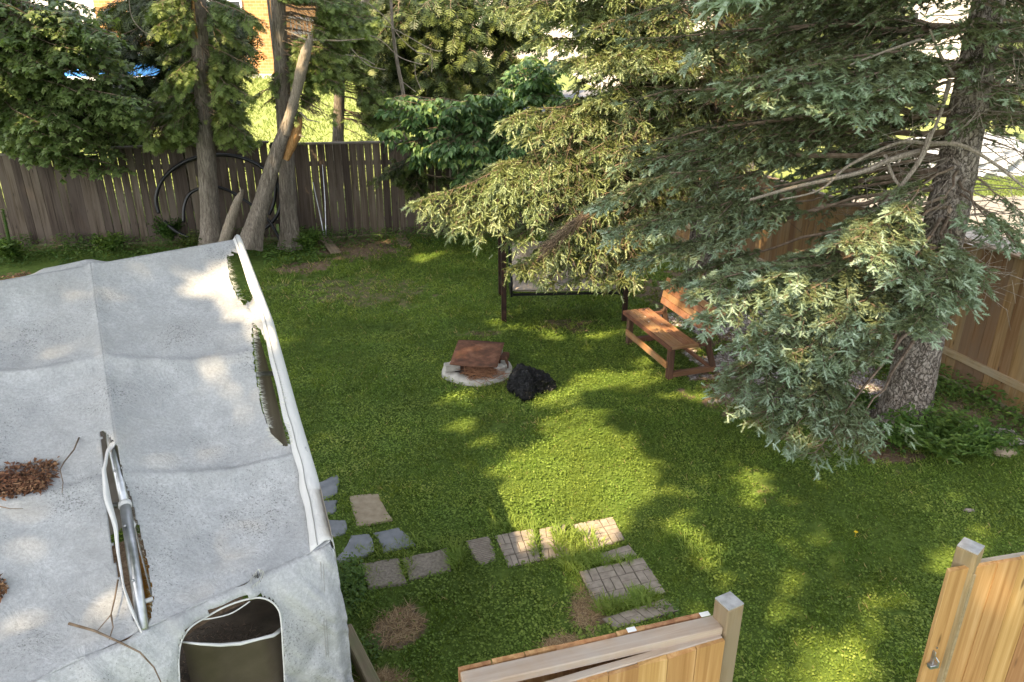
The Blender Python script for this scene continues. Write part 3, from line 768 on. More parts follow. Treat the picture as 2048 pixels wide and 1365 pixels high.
# left gate leaf, folded back nearly parallel to the fence
g0 = G(1120, 1368, 1.74)[:2]; g1 = G(1440, 1275, 1.74)[:2]
gd = nrm(g1 - g0); gn = np.array([-gd[1], gd[0]]); g00 = g0 - gd * .5
GLf = thing('wooden_gate', (*g1, 0), 'pale cedar gate leaf standing open in front of the capped fence', 'gate')
gb = board_meshes('gate_board', .1385, 1.0, .018, M['gate_board'])
run_boards(GLf, g00, g1, 1.735, gb, .1405, z0=.02, hv=.004, wv=.01, tilt=.0, name='board', off=-.03)
bar_obj('top_rail', (*g00, 1.715), (*g1, 1.715), .038, .088, M['cap'], GLf)
bar_obj('bottom_rail', (*g00, .3), (*g1, .3), .038, .088, M['cap'], GLf)
# right gate / fence panel with latch
h0 = G(1893, 1150, 1.78)[:2]; h1 = G(2048, 1124, 1.78)[:2]; hd = nrm(h1 - h0); hn = np.array([-hd[1], hd[0]]); h2 = h0 + hd * 1.25
GR = thing('wooden_gate', (*h0, 0), 'tall pale cedar gate with a metal latch at the bottom right corner', 'gate')
run_boards(GR, h0, h2, 1.79, gb, .1405, z0=.02, hv=.006, wv=.01, tilt=.0, name='board')
bar_obj('top_rail', (*(h0 + hn * .036 + hd * .12), 1.765), (*(h2 + hn * .036), 1.765), .038, .060, M['cap'], GR)
bar_obj('bottom_rail', (*(h0 + hn * .036 + hd * .12), .3), (*(h2 + hn * .036), .3), .038, .088, M['cap'], GR)
bar_obj('trim_strip', (*(h0 + hd * .142 - hn * .018), .04), (*(h0 + hd * .142 - hn * .018), 1.775), .016, .018, M['post'], GR)
m_metal = m_plain('galvanised_steel', (.34, .35, .36), (.55, .56, .58), 20, .38, .1, metal=.9)
m_dkmetal = m_plain('dark_steel', (.03, .03, .03), (.07, .065, .06), 20, .5, .1, metal=.6)
lp = P(1902, 1322, h0[1] - .02); lat = np.array([*(h0 + hd * .035 - hn * .02), lp[2]])
mb = MB(); mb.bar(lat + [0, 0, -.03], lat + [0, 0, .055], .022, .006, up=(hd[0], hd[1], 0)); mb.box(lat + np.r_[-hn * .012, -.028], (.05, .028, .022), np.array([[hd[0], hn[0], 0], [hd[1], hn[1], 0], [0, 0, 1]]))
mb.tube([lat + np.r_[-hn * .014, .03], lat + np.r_[-hn * .03 + hd * .01, .01], lat + np.r_[-hn * .03 + hd * .012, -.02]], .005, 6)
bevel(mb.obj('latch', m_metal, GR), .002)
mb = MB(); 
for dz in (-.04, .04): mb.tube([lat + np.r_[-hn * .012 - hd * .0, .045 + dz], lat + np.r_[-hn * .004, .045 + dz]], .004, 8)
mb.obj('screw', m_metal, GR)
# white scrap on the cap
mb = MB(); c = c0 + (c1 - c0) * .66; mb.box((*(c + cn * .055), 1.802), (.04, .025, .003), np.array([[cdir[0], cn[0], 0], [cdir[1], cn[1], 0], [0, 0, 1]]))
t = NT('white_label'); m_white = t.fin((.75, .75, .74), .5)
tag(mb.obj('paper_scrap', m_white), 'small white scrap of paper lying on the middle of the pale cap plank', 'scrap', 'white scraps on the capped fence')
mb = MB(); c = c0 + (c1 - c0) * .965; mb.box((*(c + cn * .05), 1.802), (.045, .025, .003), np.array([[cdir[0], cn[0], 0], [cdir[1], cn[1], 0], [0, 0, 1]]))
tag(mb.obj('paper_scrap', m_white), 'small white scrap beside the grey-topped gate post on the capped fence', 'scrap', 'white scraps on the capped fence')
# timber edging beside the tent and the two loose boards by the back fence
a = G(692, 1262, .07); b = G(752, 1385, .07)
tag(bar_obj('timber_edging', a, b, .09, .12, m_wood('mossy_timber', (.17, .13, .08), (.27, .22, .14), (.36, .30, .2), axis=0, grey=(.2, .2, .1)), None, .01), 'old timber edging beam on the ground along the tent corner', 'timber')
for (p, q, lab) in (((645, 474), (672, 506), 'brown plank lying on the ground below the leaning metal rods'), ((792, 458), (812, 492), 'brown plank lying on the shaded lawn nearer the spruce, right of the bare patch')):
    tag(bar_obj('plank', G(*p, .03), G(*q, .03), .20, .04, m_wood('brown_plank', (.13, .09, .06), (.2, .15, .1), (.27, .2, .15), axis=0), None, .006), lab, 'plank', 'planks lying near the back fence')

# ------------------------------------------------------------------ tent (white fabric shelter)
t = NT('white_fabric')
co = t.coord('Object')
sp1 = t.noise(co, 110, 3, .75); sp2 = t.noise(co, 2.6, 4, .6); sp3 = t.vor(co, 34); sp4 = t.noise(co, 130, 2, .6)
dens = t.ramp(sp2, [(.38, 0.0), (.66, 1.0)])
thr = t.math('ADD', sp1, t.math('MULTIPLY', dens, .17))
speck = t.ramp(thr, [(.70, 0.0), (.76, 1.0)])
base = t.ramp(t.noise(co, 5, 5, .65), [(.3, (.38, .39, .405)), (.68, (.56, .57, .585))])
base = t.mix(t.ramp(t.noise(co, 70, 3, .8), [(.40, .55), (.62, 0.0)]), base, (.30, .305, .315))
base = t.mix(t.ramp(t.noise(t.coord('Object', (1.2, 1.2, 3)), 1.3, 5, .7), [(.45, 0.0), (.75, .5)]), base, (.37, .365, .35))
colr = t.mix(t.math('MULTIPLY', speck, .7), base, (.12, .12, .11))
colr = t.mix(t.ramp(sp3, [(.03, .6), (.06, 0.0)]), colr, t.mix(t.ramp(t.noise(co, 1.7, 2), [(.5, 0.0), (.52, 1.0)]), (.7, .7, .69), (.08, .07, .06)))
wr = t.noise(t.coord('Object', (1.5, 1.5, 1.5)), 2.2, 5, .6, .7)
cr = t.noise(t.coord('Object', (2.2, 2.2, 1.0)), 3.5, 4, .6, 2.2)
n1 = t.bump(wr, .3, .04); n2 = t.bump(cr, .35, .025, n1); n3 = t.bump(t.noise(co, 300, 2), .3, .002, n2)
t.fin(colr, .75, n3, spec=.15); t.translucent(colr, .10); M['fabric'] = t.m
t = NT('white_fabric_trim'); M['trim'] = t.fin((.58, .58, .58), .6, t.bump(t.noise(t.coord('Object'), 14, 4), .5, .02))
t = NT('seam_thread'); M['seam'] = t.fin((.30, .30, .29), .8)
M['fray'] = m_leaf('frayed_thread', [(0, (.35, .35, .34)), (1, (.8, .8, .79))], .8, .2, big=.1)
HR, HE = 2.95, 2.0
R2 = G(478, 478, HR); R1 = G(183, 530, HR); E1 = G(285, 1262, HE); E2 = G(661, 1088, HE)
rd = nrm((R2 - R1)[:2]); rd3 = np.r_[rd, 0]
bay = np.linalg.norm((R2 - R1)[:2]); 
tent = thing('fabric_shelter', (*((E1 + R1)[:2] / 2), 0), 'torn white fabric tent shelter with metal frame filling the lower left', 'tent')
def tentpt(u, w):
    """u: 0 = middle rafter, 1 = gable edge; w: 0 ridge, 1 eave"""
    u = np.asarray(u, float)[..., None]; w = np.asarray(w, float)[..., None]
    edge_r = np.array([G(*q) for q in [(478, 478, HR), (540, 640, 2.67), (592, 830, 2.35), (628, 950, 2.16), (661, 1088, HE)]])
    k = np.clip(w[..., 0], 0, 1) * 4; i = np.minimum(k.astype(int), 3); f = (k - i)[..., None]
    er = edge_r[i] * (1 - f) + edge_r[i + 1] * f
    e0 = R1 + (E1 - R1) * w
    p = e0 + (er - e0) * u
    return p
def roof_z(X, Y):
    # plane through ridge and eave
    pts = np.array([R1, R2, E1]); nn = np.cross(pts[1] - pts[0], pts[2] - pts[0]); return pts[0][2] - (nn[0] * (X - pts[0][0]) + nn[1] * (Y - pts[0][1])) / nn[2]
def roofpix(x, y, dz=.012):
    p = G(x, y, 2.4)
    for _ in range(8):
        z = float(roof_z(p[0], p[1])) + dz; p = G(x, y, z)
    return p
def roof_surface(u, w):
    p = tentpt(u, w)
    uu = np.mod(u, 1.0)
    pur = np.array([0, .33, .66, 1.0])
    sag = -.045 * np.sin(np.pi * np.clip(uu, 0, 1)) * np.sin(np.pi * np.clip(w * 3 % 1.0, 0, 1)) - .05 * np.sin(np.pi * np.clip(uu, 0, 1)) * np.sin(np.pi * w)
    X, Y = p[..., 0], p[..., 1]
    rip = (vnoise(X * 4 + 50, Y * 4 + 50, 61) - .5) * .016 + (vnoise((X + Y) * 9 + 50, (Y - X) * 3 + 50, 62) - .5) * .009 + (vnoise(X * 17 + 50, Y * 11 + 50, 63) - .5) * .004
    raf = .012 * np.exp(-(np.minimum(uu, 1 - uu) / .035) ** 2)
    prl = .010 * sum(np.exp(-((w - q) / .012) ** 2) for q in (.33, .66))
    p = p.copy(); p[..., 2] += sag + rip * np.sin(np.pi * np.clip(w, 0.05, .97)) + raf + prl
    return p
TEAR_R = [(452, 512), (484, 503), (502, 560), (510, 612), (524, 660), (547, 720), (564, 780), (576, 840), (586, 888), (566, 892), (538, 870), (520, 820), (508, 770), (501, 700), (499, 640), (486, 612), (474, 590), (462, 560)]
TEAR_M = [(203, 862), (212, 872), (232, 892), (246, 960), (262, 1000), (283, 1080), (298, 1150), (306, 1195), (300, 1240), (291, 1262), (280, 1255), (262, 1215), (246, 1160), (232, 1130), (222, 1060), (214, 985), (210, 930)]
TEAR_U = [(454, 512), (484, 505), (499, 560), (503, 600), (488, 612), (474, 590), (462, 560)]
TEAR_R = [(506, 648), (522, 662), (547, 720), (564, 780), (576, 840), (586, 888), (566, 890), (542, 868), (526, 820), (516, 770), (508, 700)]
SMALL = [(500, 1160), (516, 1138), (527, 1142), (520, 1160), (505, 1172)]
def sheet(name, u0, u1, w0, w1, nu, nw, holes, m, parent, fn=roof_surface, solid=.004):
    U, Wd = np.meshgrid(np.linspace(u0, u1, nu), np.linspace(w0, w1, nw), indexing='ij')
    V = fn(U, Wd); q = proj(V)
    j = (vnoise(q[..., 0] * .33, q[..., 1] * .33, 71) - .5)[..., None] * 7
    ins = np.zeros(U.shape, bool)
    for h in holes: ins |= inpoly(q + j, h)
    cell = ins[:-1, :-1] | ins[1:, :-1] | ins[:-1, 1:] | ins[1:, 1:]
    mb = MB(); mb.grid(V, mask=~cell)
    o = mb.obj(name, m, parent, True)
    if solid: s = o.modifiers.new('thick', 'SOLIDIFY'); s.thickness = solid; s.offset = 0
    return o, V, ins
rp, Vr, insr = sheet('roof_panel', 0.0, 1.0, 0, 1, 170, 260, [TEAR_U, TEAR_R, TEAR_M], M['fabric'], tent)
sheet('roof_panel', -2.6, -0.0, 0, 1, 240, 190, [TEAR_M], M['fabric'], tent)
# far slope beyond the ridge
def far_slope(u, w):
    p = tentpt(u, np.zeros_like(w)); away = np.r_[-rd[1], rd[0], 0]
    p = p + away * (w * 1.8)[..., None]; p[..., 2] -= w * .50 + .06 * np.sin(np.pi * np.mod(u, 1)) * np.sin(np.pi * np.clip(w, 0, 1)) - .035 * np.exp(-(u / .08) ** 2) * (w > .05)
    return p
sheet('rear_roof_panel', -2.6, 1.0, 0, 1, 90, 40, [], M['fabric'], tent, far_slope)
# frayed threads along the tears
mb = MB()
for poly, uu0, nth in ((TEAR_R[6:] + TEAR_R[:1], .5, 520), (TEAR_M[:10], 0, 380), (TEAR_U[4:] + TEAR_U[:1], 0, 160), (TEAR_R[1:6], 0, 200), (SMALL, 0, 70)):
    for _ in range(nth):
        k = rng.integers(len(poly) - 1); f = rng.random(); q = np.array(poly[k]) * (1 - f) + np.array(poly[k + 1]) * f
        hz = 2.0 + .95 * (1 - min(1, max(0, (q[1] - 480) / 700)))
        a = G(q[0], q[1], hz - .02); c = np.array([np.mean([p[0] for p in poly]), q[1] + 8])
        if poly is SMALL: inw = np.array([rng.random() - .5, 1.0])
        else: inw = np.array([1.0 if q[0] < c[0] + 10 and poly is not TEAR_M[:10] else -1.0, (rng.random() - .5) * 1.2])
        if poly is not SMALL and q[0] > 225 and q[0] < 320: inw[0] = -1
        b = G(*(q + inw * rng.uniform(2, 15)), hz - .03 + (rng.random() - .3) * .03)
        mb.inst(NEEDLE, a[None], (b - a)[None], np.array([[0, -.5, 1.0]]), np.array([[.03, np.linalg.norm(b - a), .03]]), np.array([rng.random()]))
mb.obj('frayed_threads', M['fray'], tent)['kind'] = 'stuff'
# small frayed burst hole (dark marks) near the window
mb = MB()
for _ in range(26):
    q = np.array([515, 1155]) + rng.normal(size=2) * [5, 4]; a = G(q[0], q[1], 2.005); b = G(q[0] + rng.uniform(-2, 5), q[1] - rng.uniform(5, 13), 2.02)
    mb.inst(NEEDLE, a[None], (b - a)[None], np.array([[0, -.5, 1.0]]), np.array([[.05, np.linalg.norm(b - a), .03]]), np.array([rng.random()]))
mb.obj('puncture', m_plain('dark_hole', (.02, .02, .02), (.05, .05, .045)), tent)
# walls: near side wall under the eave with the arched window
edn = nrm((E2 - E1)[:2]); eL = np.linalg.norm((E2 - E1)[:2]); enr = np.array([edn[1], -edn[0]])
def wall(u, z):
    p = np.zeros((*np.shape(u), 3)); e = E1[:2] + (E2 - E1)[:2] * u[..., None]
    bulge = wbulge(u, z)
    p[..., :2] = e + enr * bulge[..., None]; p[..., 2] = z
    return p
def wbulge(u, z):
    return .10 * (1 - np.exp(-(HE - z) / .09)) * (1 - sstep(.9, 1.0, u) * .5) + .03 * np.sin(np.pi * np.clip(z / HE, 0, 1)) * (1 + .5 * np.sin(u * 7)) + (vnoise(u * 6 + 30, z * 2 + 30 + u * 3, 81) - .5) * .05 * sstep(0, .3, HE - z) + (vnoise(u * 14 + z * 9 + 30, z * 3 - u * 2 + 30, 82) - .5) * .035 + (vnoise(u * 30 + z * 26 + 30, z * 7 - u * 6 + 30, 83) - .5) * .016 * (.3 + sstep(.55, 1.0, u)) + (vnoise(u * 11 - z * 10 + 50, z * 4 + 30, 84) - .5) * .02
WIN = [(357, 1320), (362, 1285), (380, 1256), (410, 1236), (450, 1214), (490, 1200), (520, 1196), (543, 1204), (558, 1222), (563, 1250), (566, 1300), (572, 1420), (362, 1420)]
def wallf(u, w): return wall(u, HE * (1 - w) + .003)
U, Wd = np.meshgrid(np.linspace(-2.5, 1.0, 480), np.linspace(0, 1, 120), indexing='ij')
V = wallf(U, Wd); ins = inpoly(proj(V), WIN); cell = ins[:-1, :-1] | ins[1:, :-1] | ins[:-1, 1:] | ins[1:, 1:]
mb = MB(); mb.grid(V, mask=~cell); o = mb.obj('side_wall', M['fabric'], tent, True); s = o.modifiers.new('thick', 'SOLIDIFY'); s.thickness = .004
def on_wall(px, py, off=.0):
    """intersect the pixel ray with the wall plane"""
    d = G(px, py, 0) - np.array([0, 0, CAM_H]); o_ = np.array([0, 0, CAM_H]); nn = np.r_[enr, 0]
    b = .1
    for _ in range(6):
        k = (np.dot(np.r_[E1[:2], 0] - o_, nn) + off - .03 + b) / np.dot(d, nn); p = o_ + d * k
        b = float(wbulge(np.array(np.dot(p[:2] - E1[:2], edn) / eL), np.array(p[2])))
    return p
rim = [on_wall(*q, .03) for q in [(359, 1400), (358, 1355)] + WIN[:11] + [(569, 1350), (571, 1400)]]
mb = MB(); mb.tube(smooth_pts(rim, 4), .0045, 6); mb.obj('window_rim', M['trim'], tent, True)
mb = MB(); mb.tube(smooth_pts([on_wall(402, 1240, .02), on_wall(430, 1236, .02), on_wall(465, 1226, .02), on_wall(500, 1203, .02)], 4), .003, 5); mb.obj('loose_cord', M['trim'], tent, True)
# clear vinyl hanging in the lower window with folded top edge
t = NT('murky_vinyl'); vc = t.ramp(t.noise(t.coord('Object'), 3.5, 5, .6), [(.3, (.045, .035, .025)), (.7, (.11, .088, .066))])
t.fin(vc, .35, t.bump(t.noise(t.coord('Object'), 6, 4), .3, .02), spec=.5); t.b.inputs['Alpha'].default_value = .86; M['vinyl'] = t.m
top = [on_wall(*q, -.01) for q in [(364, 1283), (400, 1287), (440, 1289), (480, 1286), (520, 1276), (545, 1270), (564, 1256)]]
V = np.array([[p, np.array([p[0], p[1], p[2] - .5]), np.array([p[0] + .02, p[1] + .02, max(.02, p[2] - 1.2)])] for p in top])
mb = MB(); mb.grid(V); mb.obj('window_vinyl', M['vinyl'], tent, True)
mb = MB(); mb.tube(np.array(top) + np.r_[enr * .006, .0], [.004, .006, .008, .009, .007, .009, .011], 6); mb.obj('vinyl_fold', M['trim'], tent, True)
# gable wall, far end wall, seams
def gable(u, z):
    p = tentpt(np.ones_like(u), 1 - u); zt = p[..., 2]; q = p.copy()
    q[..., 2] = zt * z; nn = np.array([rd[0], rd[1]]); q[..., :2] += nn * (.02 * np.sin(u * 17) * (1 - z) + .01)[..., None]
    return q
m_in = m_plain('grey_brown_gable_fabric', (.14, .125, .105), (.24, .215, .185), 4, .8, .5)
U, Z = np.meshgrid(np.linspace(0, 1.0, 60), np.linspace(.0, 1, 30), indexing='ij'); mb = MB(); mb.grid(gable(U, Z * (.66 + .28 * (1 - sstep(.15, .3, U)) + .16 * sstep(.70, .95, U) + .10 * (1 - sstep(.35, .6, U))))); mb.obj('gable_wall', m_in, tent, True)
# valance band over the gable edge (rolled hem seen from above)
ws = np.linspace(0, 1, 60); E = tentpt(np.ones(60), ws)
band = MB(); prof = np.array([[-.072, .004], [-.045, .018], [-.02, .030], [.006, .022], [.018, -.01], [.02, -.10], [.012, -.20]])
V = np.zeros((60, len(prof), 3))
for k, (dx, dz) in enumerate(prof):
    wob = 1 + .25 * (vnoise(ws * 14 + k * .15, ws * 0 + 3, 91) - .5)
    V[:, k] = E + rd3 * (dx * (.5 + ws * .8) * wob if dx < 0 else dx)[:, None] if dx < 0 else E + rd3 * dx
    V[:, k, 2] += dz * wob
band.grid(V); o = band.obj('gable_hem', M['trim'], tent, True); s = o.modifiers.new('thick', 'SOLIDIFY'); s.thickness = .004
mb = MB(); mb.tube(V[:, 1] + [0, 0, .004], .0022, 4, att=.3)
cs = [on_wall(*q, .035) for q in [(641, 1120), (644, 1180), (648, 1250), (652, 1310), (655, 1375)]]
mb.tube(cs, .0018, 4); mb.tube([np.array(c) + np.r_[edn * .012, 0] for c in cs], .0018, 4)
mb.obj('seam', M['seam'], tent)
# frame
mb = MB(); mb.tube([R1 - rd3 * bay * 2.6 - [0, 0, .05], R2 - [0, 0, .05]], .022, 10); mb.obj('ridge_pole', m_metal, tent, True)
def mid(w, dz=-.03, u=0.0): p = tentpt(np.array([u]), np.array([w]))[0]; return p + [0, 0, dz]
for u in (1.0, -1.3):
    mb = MB(); mb.tube([mid(0, -.05, u), mid(.5, -.05, u), mid(1, -.05, u), np.r_[mid(1, 0, u)[:2], .0]], .020, 10); mb.obj('rafter', m_metal, tent, True)
pa = roofpix(221, 880, -.035); pb = roofpix(250, 1010, -.02); pc = roofpix(287, 1262, -.01)
mb = MB(); mb.tube([mid(0, -.06), mid(.3, -.06), pa, pb], .020, 12); mb.tube([pb, pc], .0235, 12); mb.obj('rafter', m_metal, tent, True)
mb = MB(); mb.tube([pb + nrm(pa - pb) * .01, pb - nrm(pa - pb) * .012], .028, 12); mb.obj('pipe_collar', M['trim'], tent, True)
mb = MB()
for f in (.18, .62): q = pb * (1 - f) + pc * f; mb.tube([q + [0, -.018, .012], q + [0, -.03, .02]], .006, 8)
q = pa * .5 + pb * .5; mb.tube([q + [0, -.015, .01], q + [0, -.028, .02]], .006, 8); mb.obj('bolt', m_metal, tent, True)
for w in (.33, .66):
    mb = MB(); mb.tube([mid(w, -.17, -2.6), mid(w, -.15, .97)], .015, 8); mb.obj('purlin', m_metal, tent, True)
mb = MB(); mb.tube([roofpix(281, 1206, -.02), roofpix(306, 1198, -.02)], .010, 8); mb.obj('cross_pipe', M['trim'], tent, True)
mb = MB(); mb.tube([G(262, 1020, 2.2), G(280, 1100, 2.1), G(303, 1190, 2.02)], .004, 5); mb.obj('tension_cord', M['trim'], tent, True)
mb = MB(); mb.tube([G(262, 1040, 2.2), G(266, 1050, 2.2), G(264, 1060, 2.19)], [.008, .014, .009], 8); mb.obj('cord_knot', M['trim'], tent, True)
# torn strip of fabric hanging along the pipe
st = np.array([roofpix(*q, .015) for q in [(231, 882), (214, 905), (208, 940), (216, 1000), (230, 1050), (236, 1110), (247, 1170), (262, 1215), (283, 1268)]])
wd = np.array([6, 9, 14, 16, 10, 10, 9, 8, 4])
V = np.array([[G(*(proj(p) + [dx * w_ * .5 + 2 * math.sin(i * 1.7 + dx), 0]), p[2] + .02 * (1 - dx * dx)) for dx in (-1, -.4, .3, 1)] for i, (p, w_) in enumerate(zip(st, wd))])
Vd = np.repeat(V, 4, axis=0)[:-3]; 
for k in range(len(st) - 1):
    for j in range(1, 4): Vd[k * 4 + j] = V[k] * (1 - j / 4) + V[k + 1] * j / 4
Vd[..., 2] += (vnoise(np.arange(Vd.shape[0])[:, None] * .6 + np.zeros(4), np.arange(4)[None] * 1.3 + np.zeros((Vd.shape[0], 1)), 5) - .5) * .03
mb = MB(); mb.grid(Vd); o = mb.obj('torn_strip', M['trim'], tent, True); s = o.modifiers.new('thick', 'SOLIDIFY'); s.thickness = .004; s2 = o.modifiers.new('sub', 'SUBSURF'); s2.levels = s2.render_levels = 1
# rear wall under the far eave, seen only from inside through the tears
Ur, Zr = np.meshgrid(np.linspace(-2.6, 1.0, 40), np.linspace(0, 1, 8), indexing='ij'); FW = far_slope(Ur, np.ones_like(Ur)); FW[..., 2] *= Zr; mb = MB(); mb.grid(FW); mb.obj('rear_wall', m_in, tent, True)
# inside: dark debris heap, amber sheet
def heap(name, c, rx, ry, h, cnt, mat, L=(.02, .05), proto=NEEDLE, zf=None, sc=2.2, poly=None):
    mb = MB(); a = rng.random(cnt) * 6.283; r = np.sqrt(rng.random(cnt)); X = c[0] + rx * r * np.cos(a); Y = c[1] + ry * r * np.sin(a)
    Z = c[2] + h * (1 - r ** 2) * rng.random(cnt) if zf is None else zf(X, Y) + h * (1 - r ** 2) * rng.random(cnt)
    az = rng.random(cnt) * 6.283
    l = rng.uniform(*L, cnt)
    mb.inst(proto, np.c_[X, Y, Z], np.c_[np.cos(az), np.sin(az), (rng.random(cnt) - .5) * .7], nrm(np.c_[rng.random((cnt, 2)) - .5, np.ones(cnt)]), np.stack([l * sc, l, l], 1), rng.random(cnt))
    return mb.obj(name, mat)
M['debris'] = m_leaf('rusty_leaf_litter', [(0, (.05, .028, .015)), (.45, (.16, .075, .035)), (.8, (.28, .15, .07)), (1, (.42, .27, .14))], .9, 0, big=.3)
M['debris_dark'] = m_leaf('dark_litter', [(0, (.03, .025, .02)), (.6, (.10, .075, .055)), (1, (.24, .17, .12))], .9, 0, big=.3)
zc = on_wall(465, 1245, -.55)
mb = MB(); Uc, Vc = np.meshgrid(np.linspace(-1, 1, 40), np.linspace(-1, 1, 30), indexing='ij')
cc = on_wall(560, 1270, -.62); cc[2] = 1.0
V = np.zeros((40, 30, 3)); V[..., 0] = cc[0] + edn[0] * (Uc * .62 - .42) - enr[0] * Vc * .5; V[..., 1] = cc[1] + edn[1] * (Uc * .62 - .42) - enr[1] * Vc * .5; V[..., 2] = .95 + .12 * vnoise(V[..., 0] * 3 + 40, V[..., 1] * 3 + 40, 6)
mb.grid(V); o = mb.obj('stored_tarp', m_plain('dark_brown_cover', (.06, .05, .04), (.14, .11, .085), 6, .9, .8), None, True); tag(o, 'dark litter-covered sheet over stored things, seen through the arched tent window', 'cover')
o = heap('leaf_litter', (cc[0] - edn[0] * .42, cc[1] - edn[1] * .42, 1.08), .42, .42, .06, 3600, M['debris_dark'], (.015, .04)); tag(o, kind='stuff')
a1 = G(268, 1150, 1.75); mb = MB(); V = np.array([[G(255, 1120, 1.62), G(285, 1110, 1.7), G(315, 1130, 1.6)], [G(262, 1165, 1.66), G(292, 1160, 1.76), G(318, 1175, 1.62)], [G(270, 1225, 1.6), G(295, 1225, 1.72), G(320, 1235, 1.58)]])
mb.grid(V); o = mb.obj('folded_canvas', m_plain('amber_canvas', (.42, .18, .02), (.58, .27, .04), 6, .7, .4), None, True); o.modifiers.new('t', 'SOLIDIFY').thickness = .03; tag(o, 'amber yellow canvas item inside the tent seen through the long slit', 'canvas')
t = NT('tent_floor'); 
# litter on the roof
def litter_patch(poly, cnt, h, zf, name, mat=M['debris']):
    xs = [p[0] for p in poly]; ys = [p[1] for p in poly]; Q = []
    while len(Q) < cnt:
        q = np.c_[rng.uniform(min(xs), max(xs), 4000), rng.uniform(min(ys), max(ys), 4000)]; q = q[inpoly(q + rng.normal(size=q.shape) * 1.5, poly)]; Q.extend(q.tolist())
    Q = np.array(Q[:cnt]); out = []
    for q in Q:
        p = G(q[0], q[1], zf); out.append(p)
    p = np.array(out)
    # settle on the roof surface: iterate height
    for _ in range(6):
        z = roof_z(p[:, 0], p[:, 1]) - .05; uv = (Q - [1024, 682.5]) / FPX; zz = (CAM_H - z) / (SP + uv[:, 1] * CP); p = np.c_[uv[:, 0] * zz, zz * (CP - uv[:, 1] * SP), z]
    p[:, 2] += h * rng.random(cnt); az = rng.random(cnt) * 6.283; l = rng.uniform(.012, .035, cnt)
    mb = MB(); mb.inst(BIGLEAF, p, np.c_[np.cos(az), np.sin(az), (rng.random(cnt) - .5) * .9], nrm(np.c_[rng.random((cnt, 2)) - .5, np.ones(cnt)]), np.stack([l * .5, l, l], 1), rng.random(cnt))
    return tag(mb.obj(name, mat), kind='stuff')
litter_patch([(-30, 952), (30, 943), (75, 938), (120, 932), (122, 950), (108, 965), (96, 978), (92, 992), (40, 1002), (-30, 1014)], 3600, .05, 2.3, 'leaf_litter')
litter_patch([(-30, 1160), (6, 1165), (13, 1185), (6, 1198), (-30, 1200)], 300, .02, 2.1, 'leaf_litter')
cnt = 2600; uu = rng.uniform(-1.9, -.35, cnt); wl_ = rng.uniform(.03, .75, cnt) * np.clip((-.3 - uu) * 2, 0, 1); p = far_slope(uu, wl_); p[:, 2] += .015 * rng.random(cnt) + .02
az = rng.random(cnt) * 6.283; l = rng.uniform(.012, .035, cnt); mb = MB(); mb.inst(BIGLEAF, p, np.c_[np.cos(az), np.sin(az), (rng.random(cnt) - .5) * .9], nrm(np.c_[rng.random((cnt, 2)) - .5, np.ones(cnt)]), np.stack([l * .5, l, l], 1), rng.random(cnt)); tag(mb.obj('leaf_litter', M['debris']), kind='stuff')
def twig(pts, r, lab, fn_=roofpix):
    o = None
    for pp in pts:
        mb = MB(); mb.tube([fn_(*q) for q in pp], np.linspace(r, r * .4, len(pp)), 5)
        if o is None: o = tag(mb.obj('twig', M['twig'], None, True), lab, 'twig', 'twigs lying on the tent')
        else: mb.obj('side_twig', M['twig'], o, True)
    return o
twig([[(158, 876), (148, 900), (128, 925), (120, 940), (126, 965), (124, 986)]], .004, 'thin curved twig on the tent roof beside the left pile of leaf litter')
twig([[(236, 1160), (230, 1195), (222, 1230), (205, 1250), (195, 1262)], [(222, 1230), (226, 1255), (218, 1280)]], .004, 'forked upright twig hanging at the lower end of the torn slit')
twig([[(137, 1247), (190, 1262), (240, 1285), (280, 1305), (308, 1335), (322, 1365)]], .006, 'long bare twig lying slantwise below the torn slit')
twig([[(-5, 1012), (20, 1018), (46, 1018)]], .003, 'short twig below the left leaf pile at the edge of the picture')
for poly in ([(219, 1245), (224, 1242), (230, 1262), (226, 1282), (219, 1270)], [(205, 1290), (209, 1288), (211, 1310), (206, 1322), (202, 1312)]): litter_patch(poly, 120, .01, 2.0, 'leaf_litter')
# ------------------------------------------------------------------ canopy swing
m_sw = m_plain('dark_brown_steel', (.022, .012, .010), (.05, .026, .020), 12, .45, .1)
m_blk = m_plain('black_metal', (.012, .012, .012), (.03, .03, .03), 12, .4, .1, metal=.3)
t = NT('beige_cushion'); cn_ = t.noise(t.coord('Object'), 7, 4)
M['cushion'] = t.fin(t.ramp(cn_, [(.3, (.42, .355, .30)), (.7, (.54, .47, .405))]), .85, t.bump(t.noise(t.coord('Object', (9, 2, 2)), 3, 3), .5, .02))
m_pip = m_plain('dark_piping', (.10, .08, .07), (.15, .12, .10), 10)
m_can = m_plain('dark_canopy', (.035, .028, .025), (.07, .055, .048), 6, .9, .4)
S1, S2, S3 = G(1008, 646)[:2], G(1248, 641)[:2], G(992, 592)[:2]
su = nrm(S2 - S1); sv = np.array([-su[1], su[0]]); sw = np.linalg.norm(S2 - S1); sd_ = 1.15
def sp_(u, v, z): return np.array([*(S1 + su * u + sv * v), z])
SW = thing('porch_swing', (*(S1 + su * sw / 2 + sv * .5), 0), 'canopy swing seat with beige cushions and dark posts, half hidden under the spruce', 'swing')
for u in (0, sw):
    for v in (0, sd_):
        p = sp_(u, v, 0); post_obj('leg', p, 1.98, .075, m_sw, SW, rz=math.atan2(su[1], su[0]))
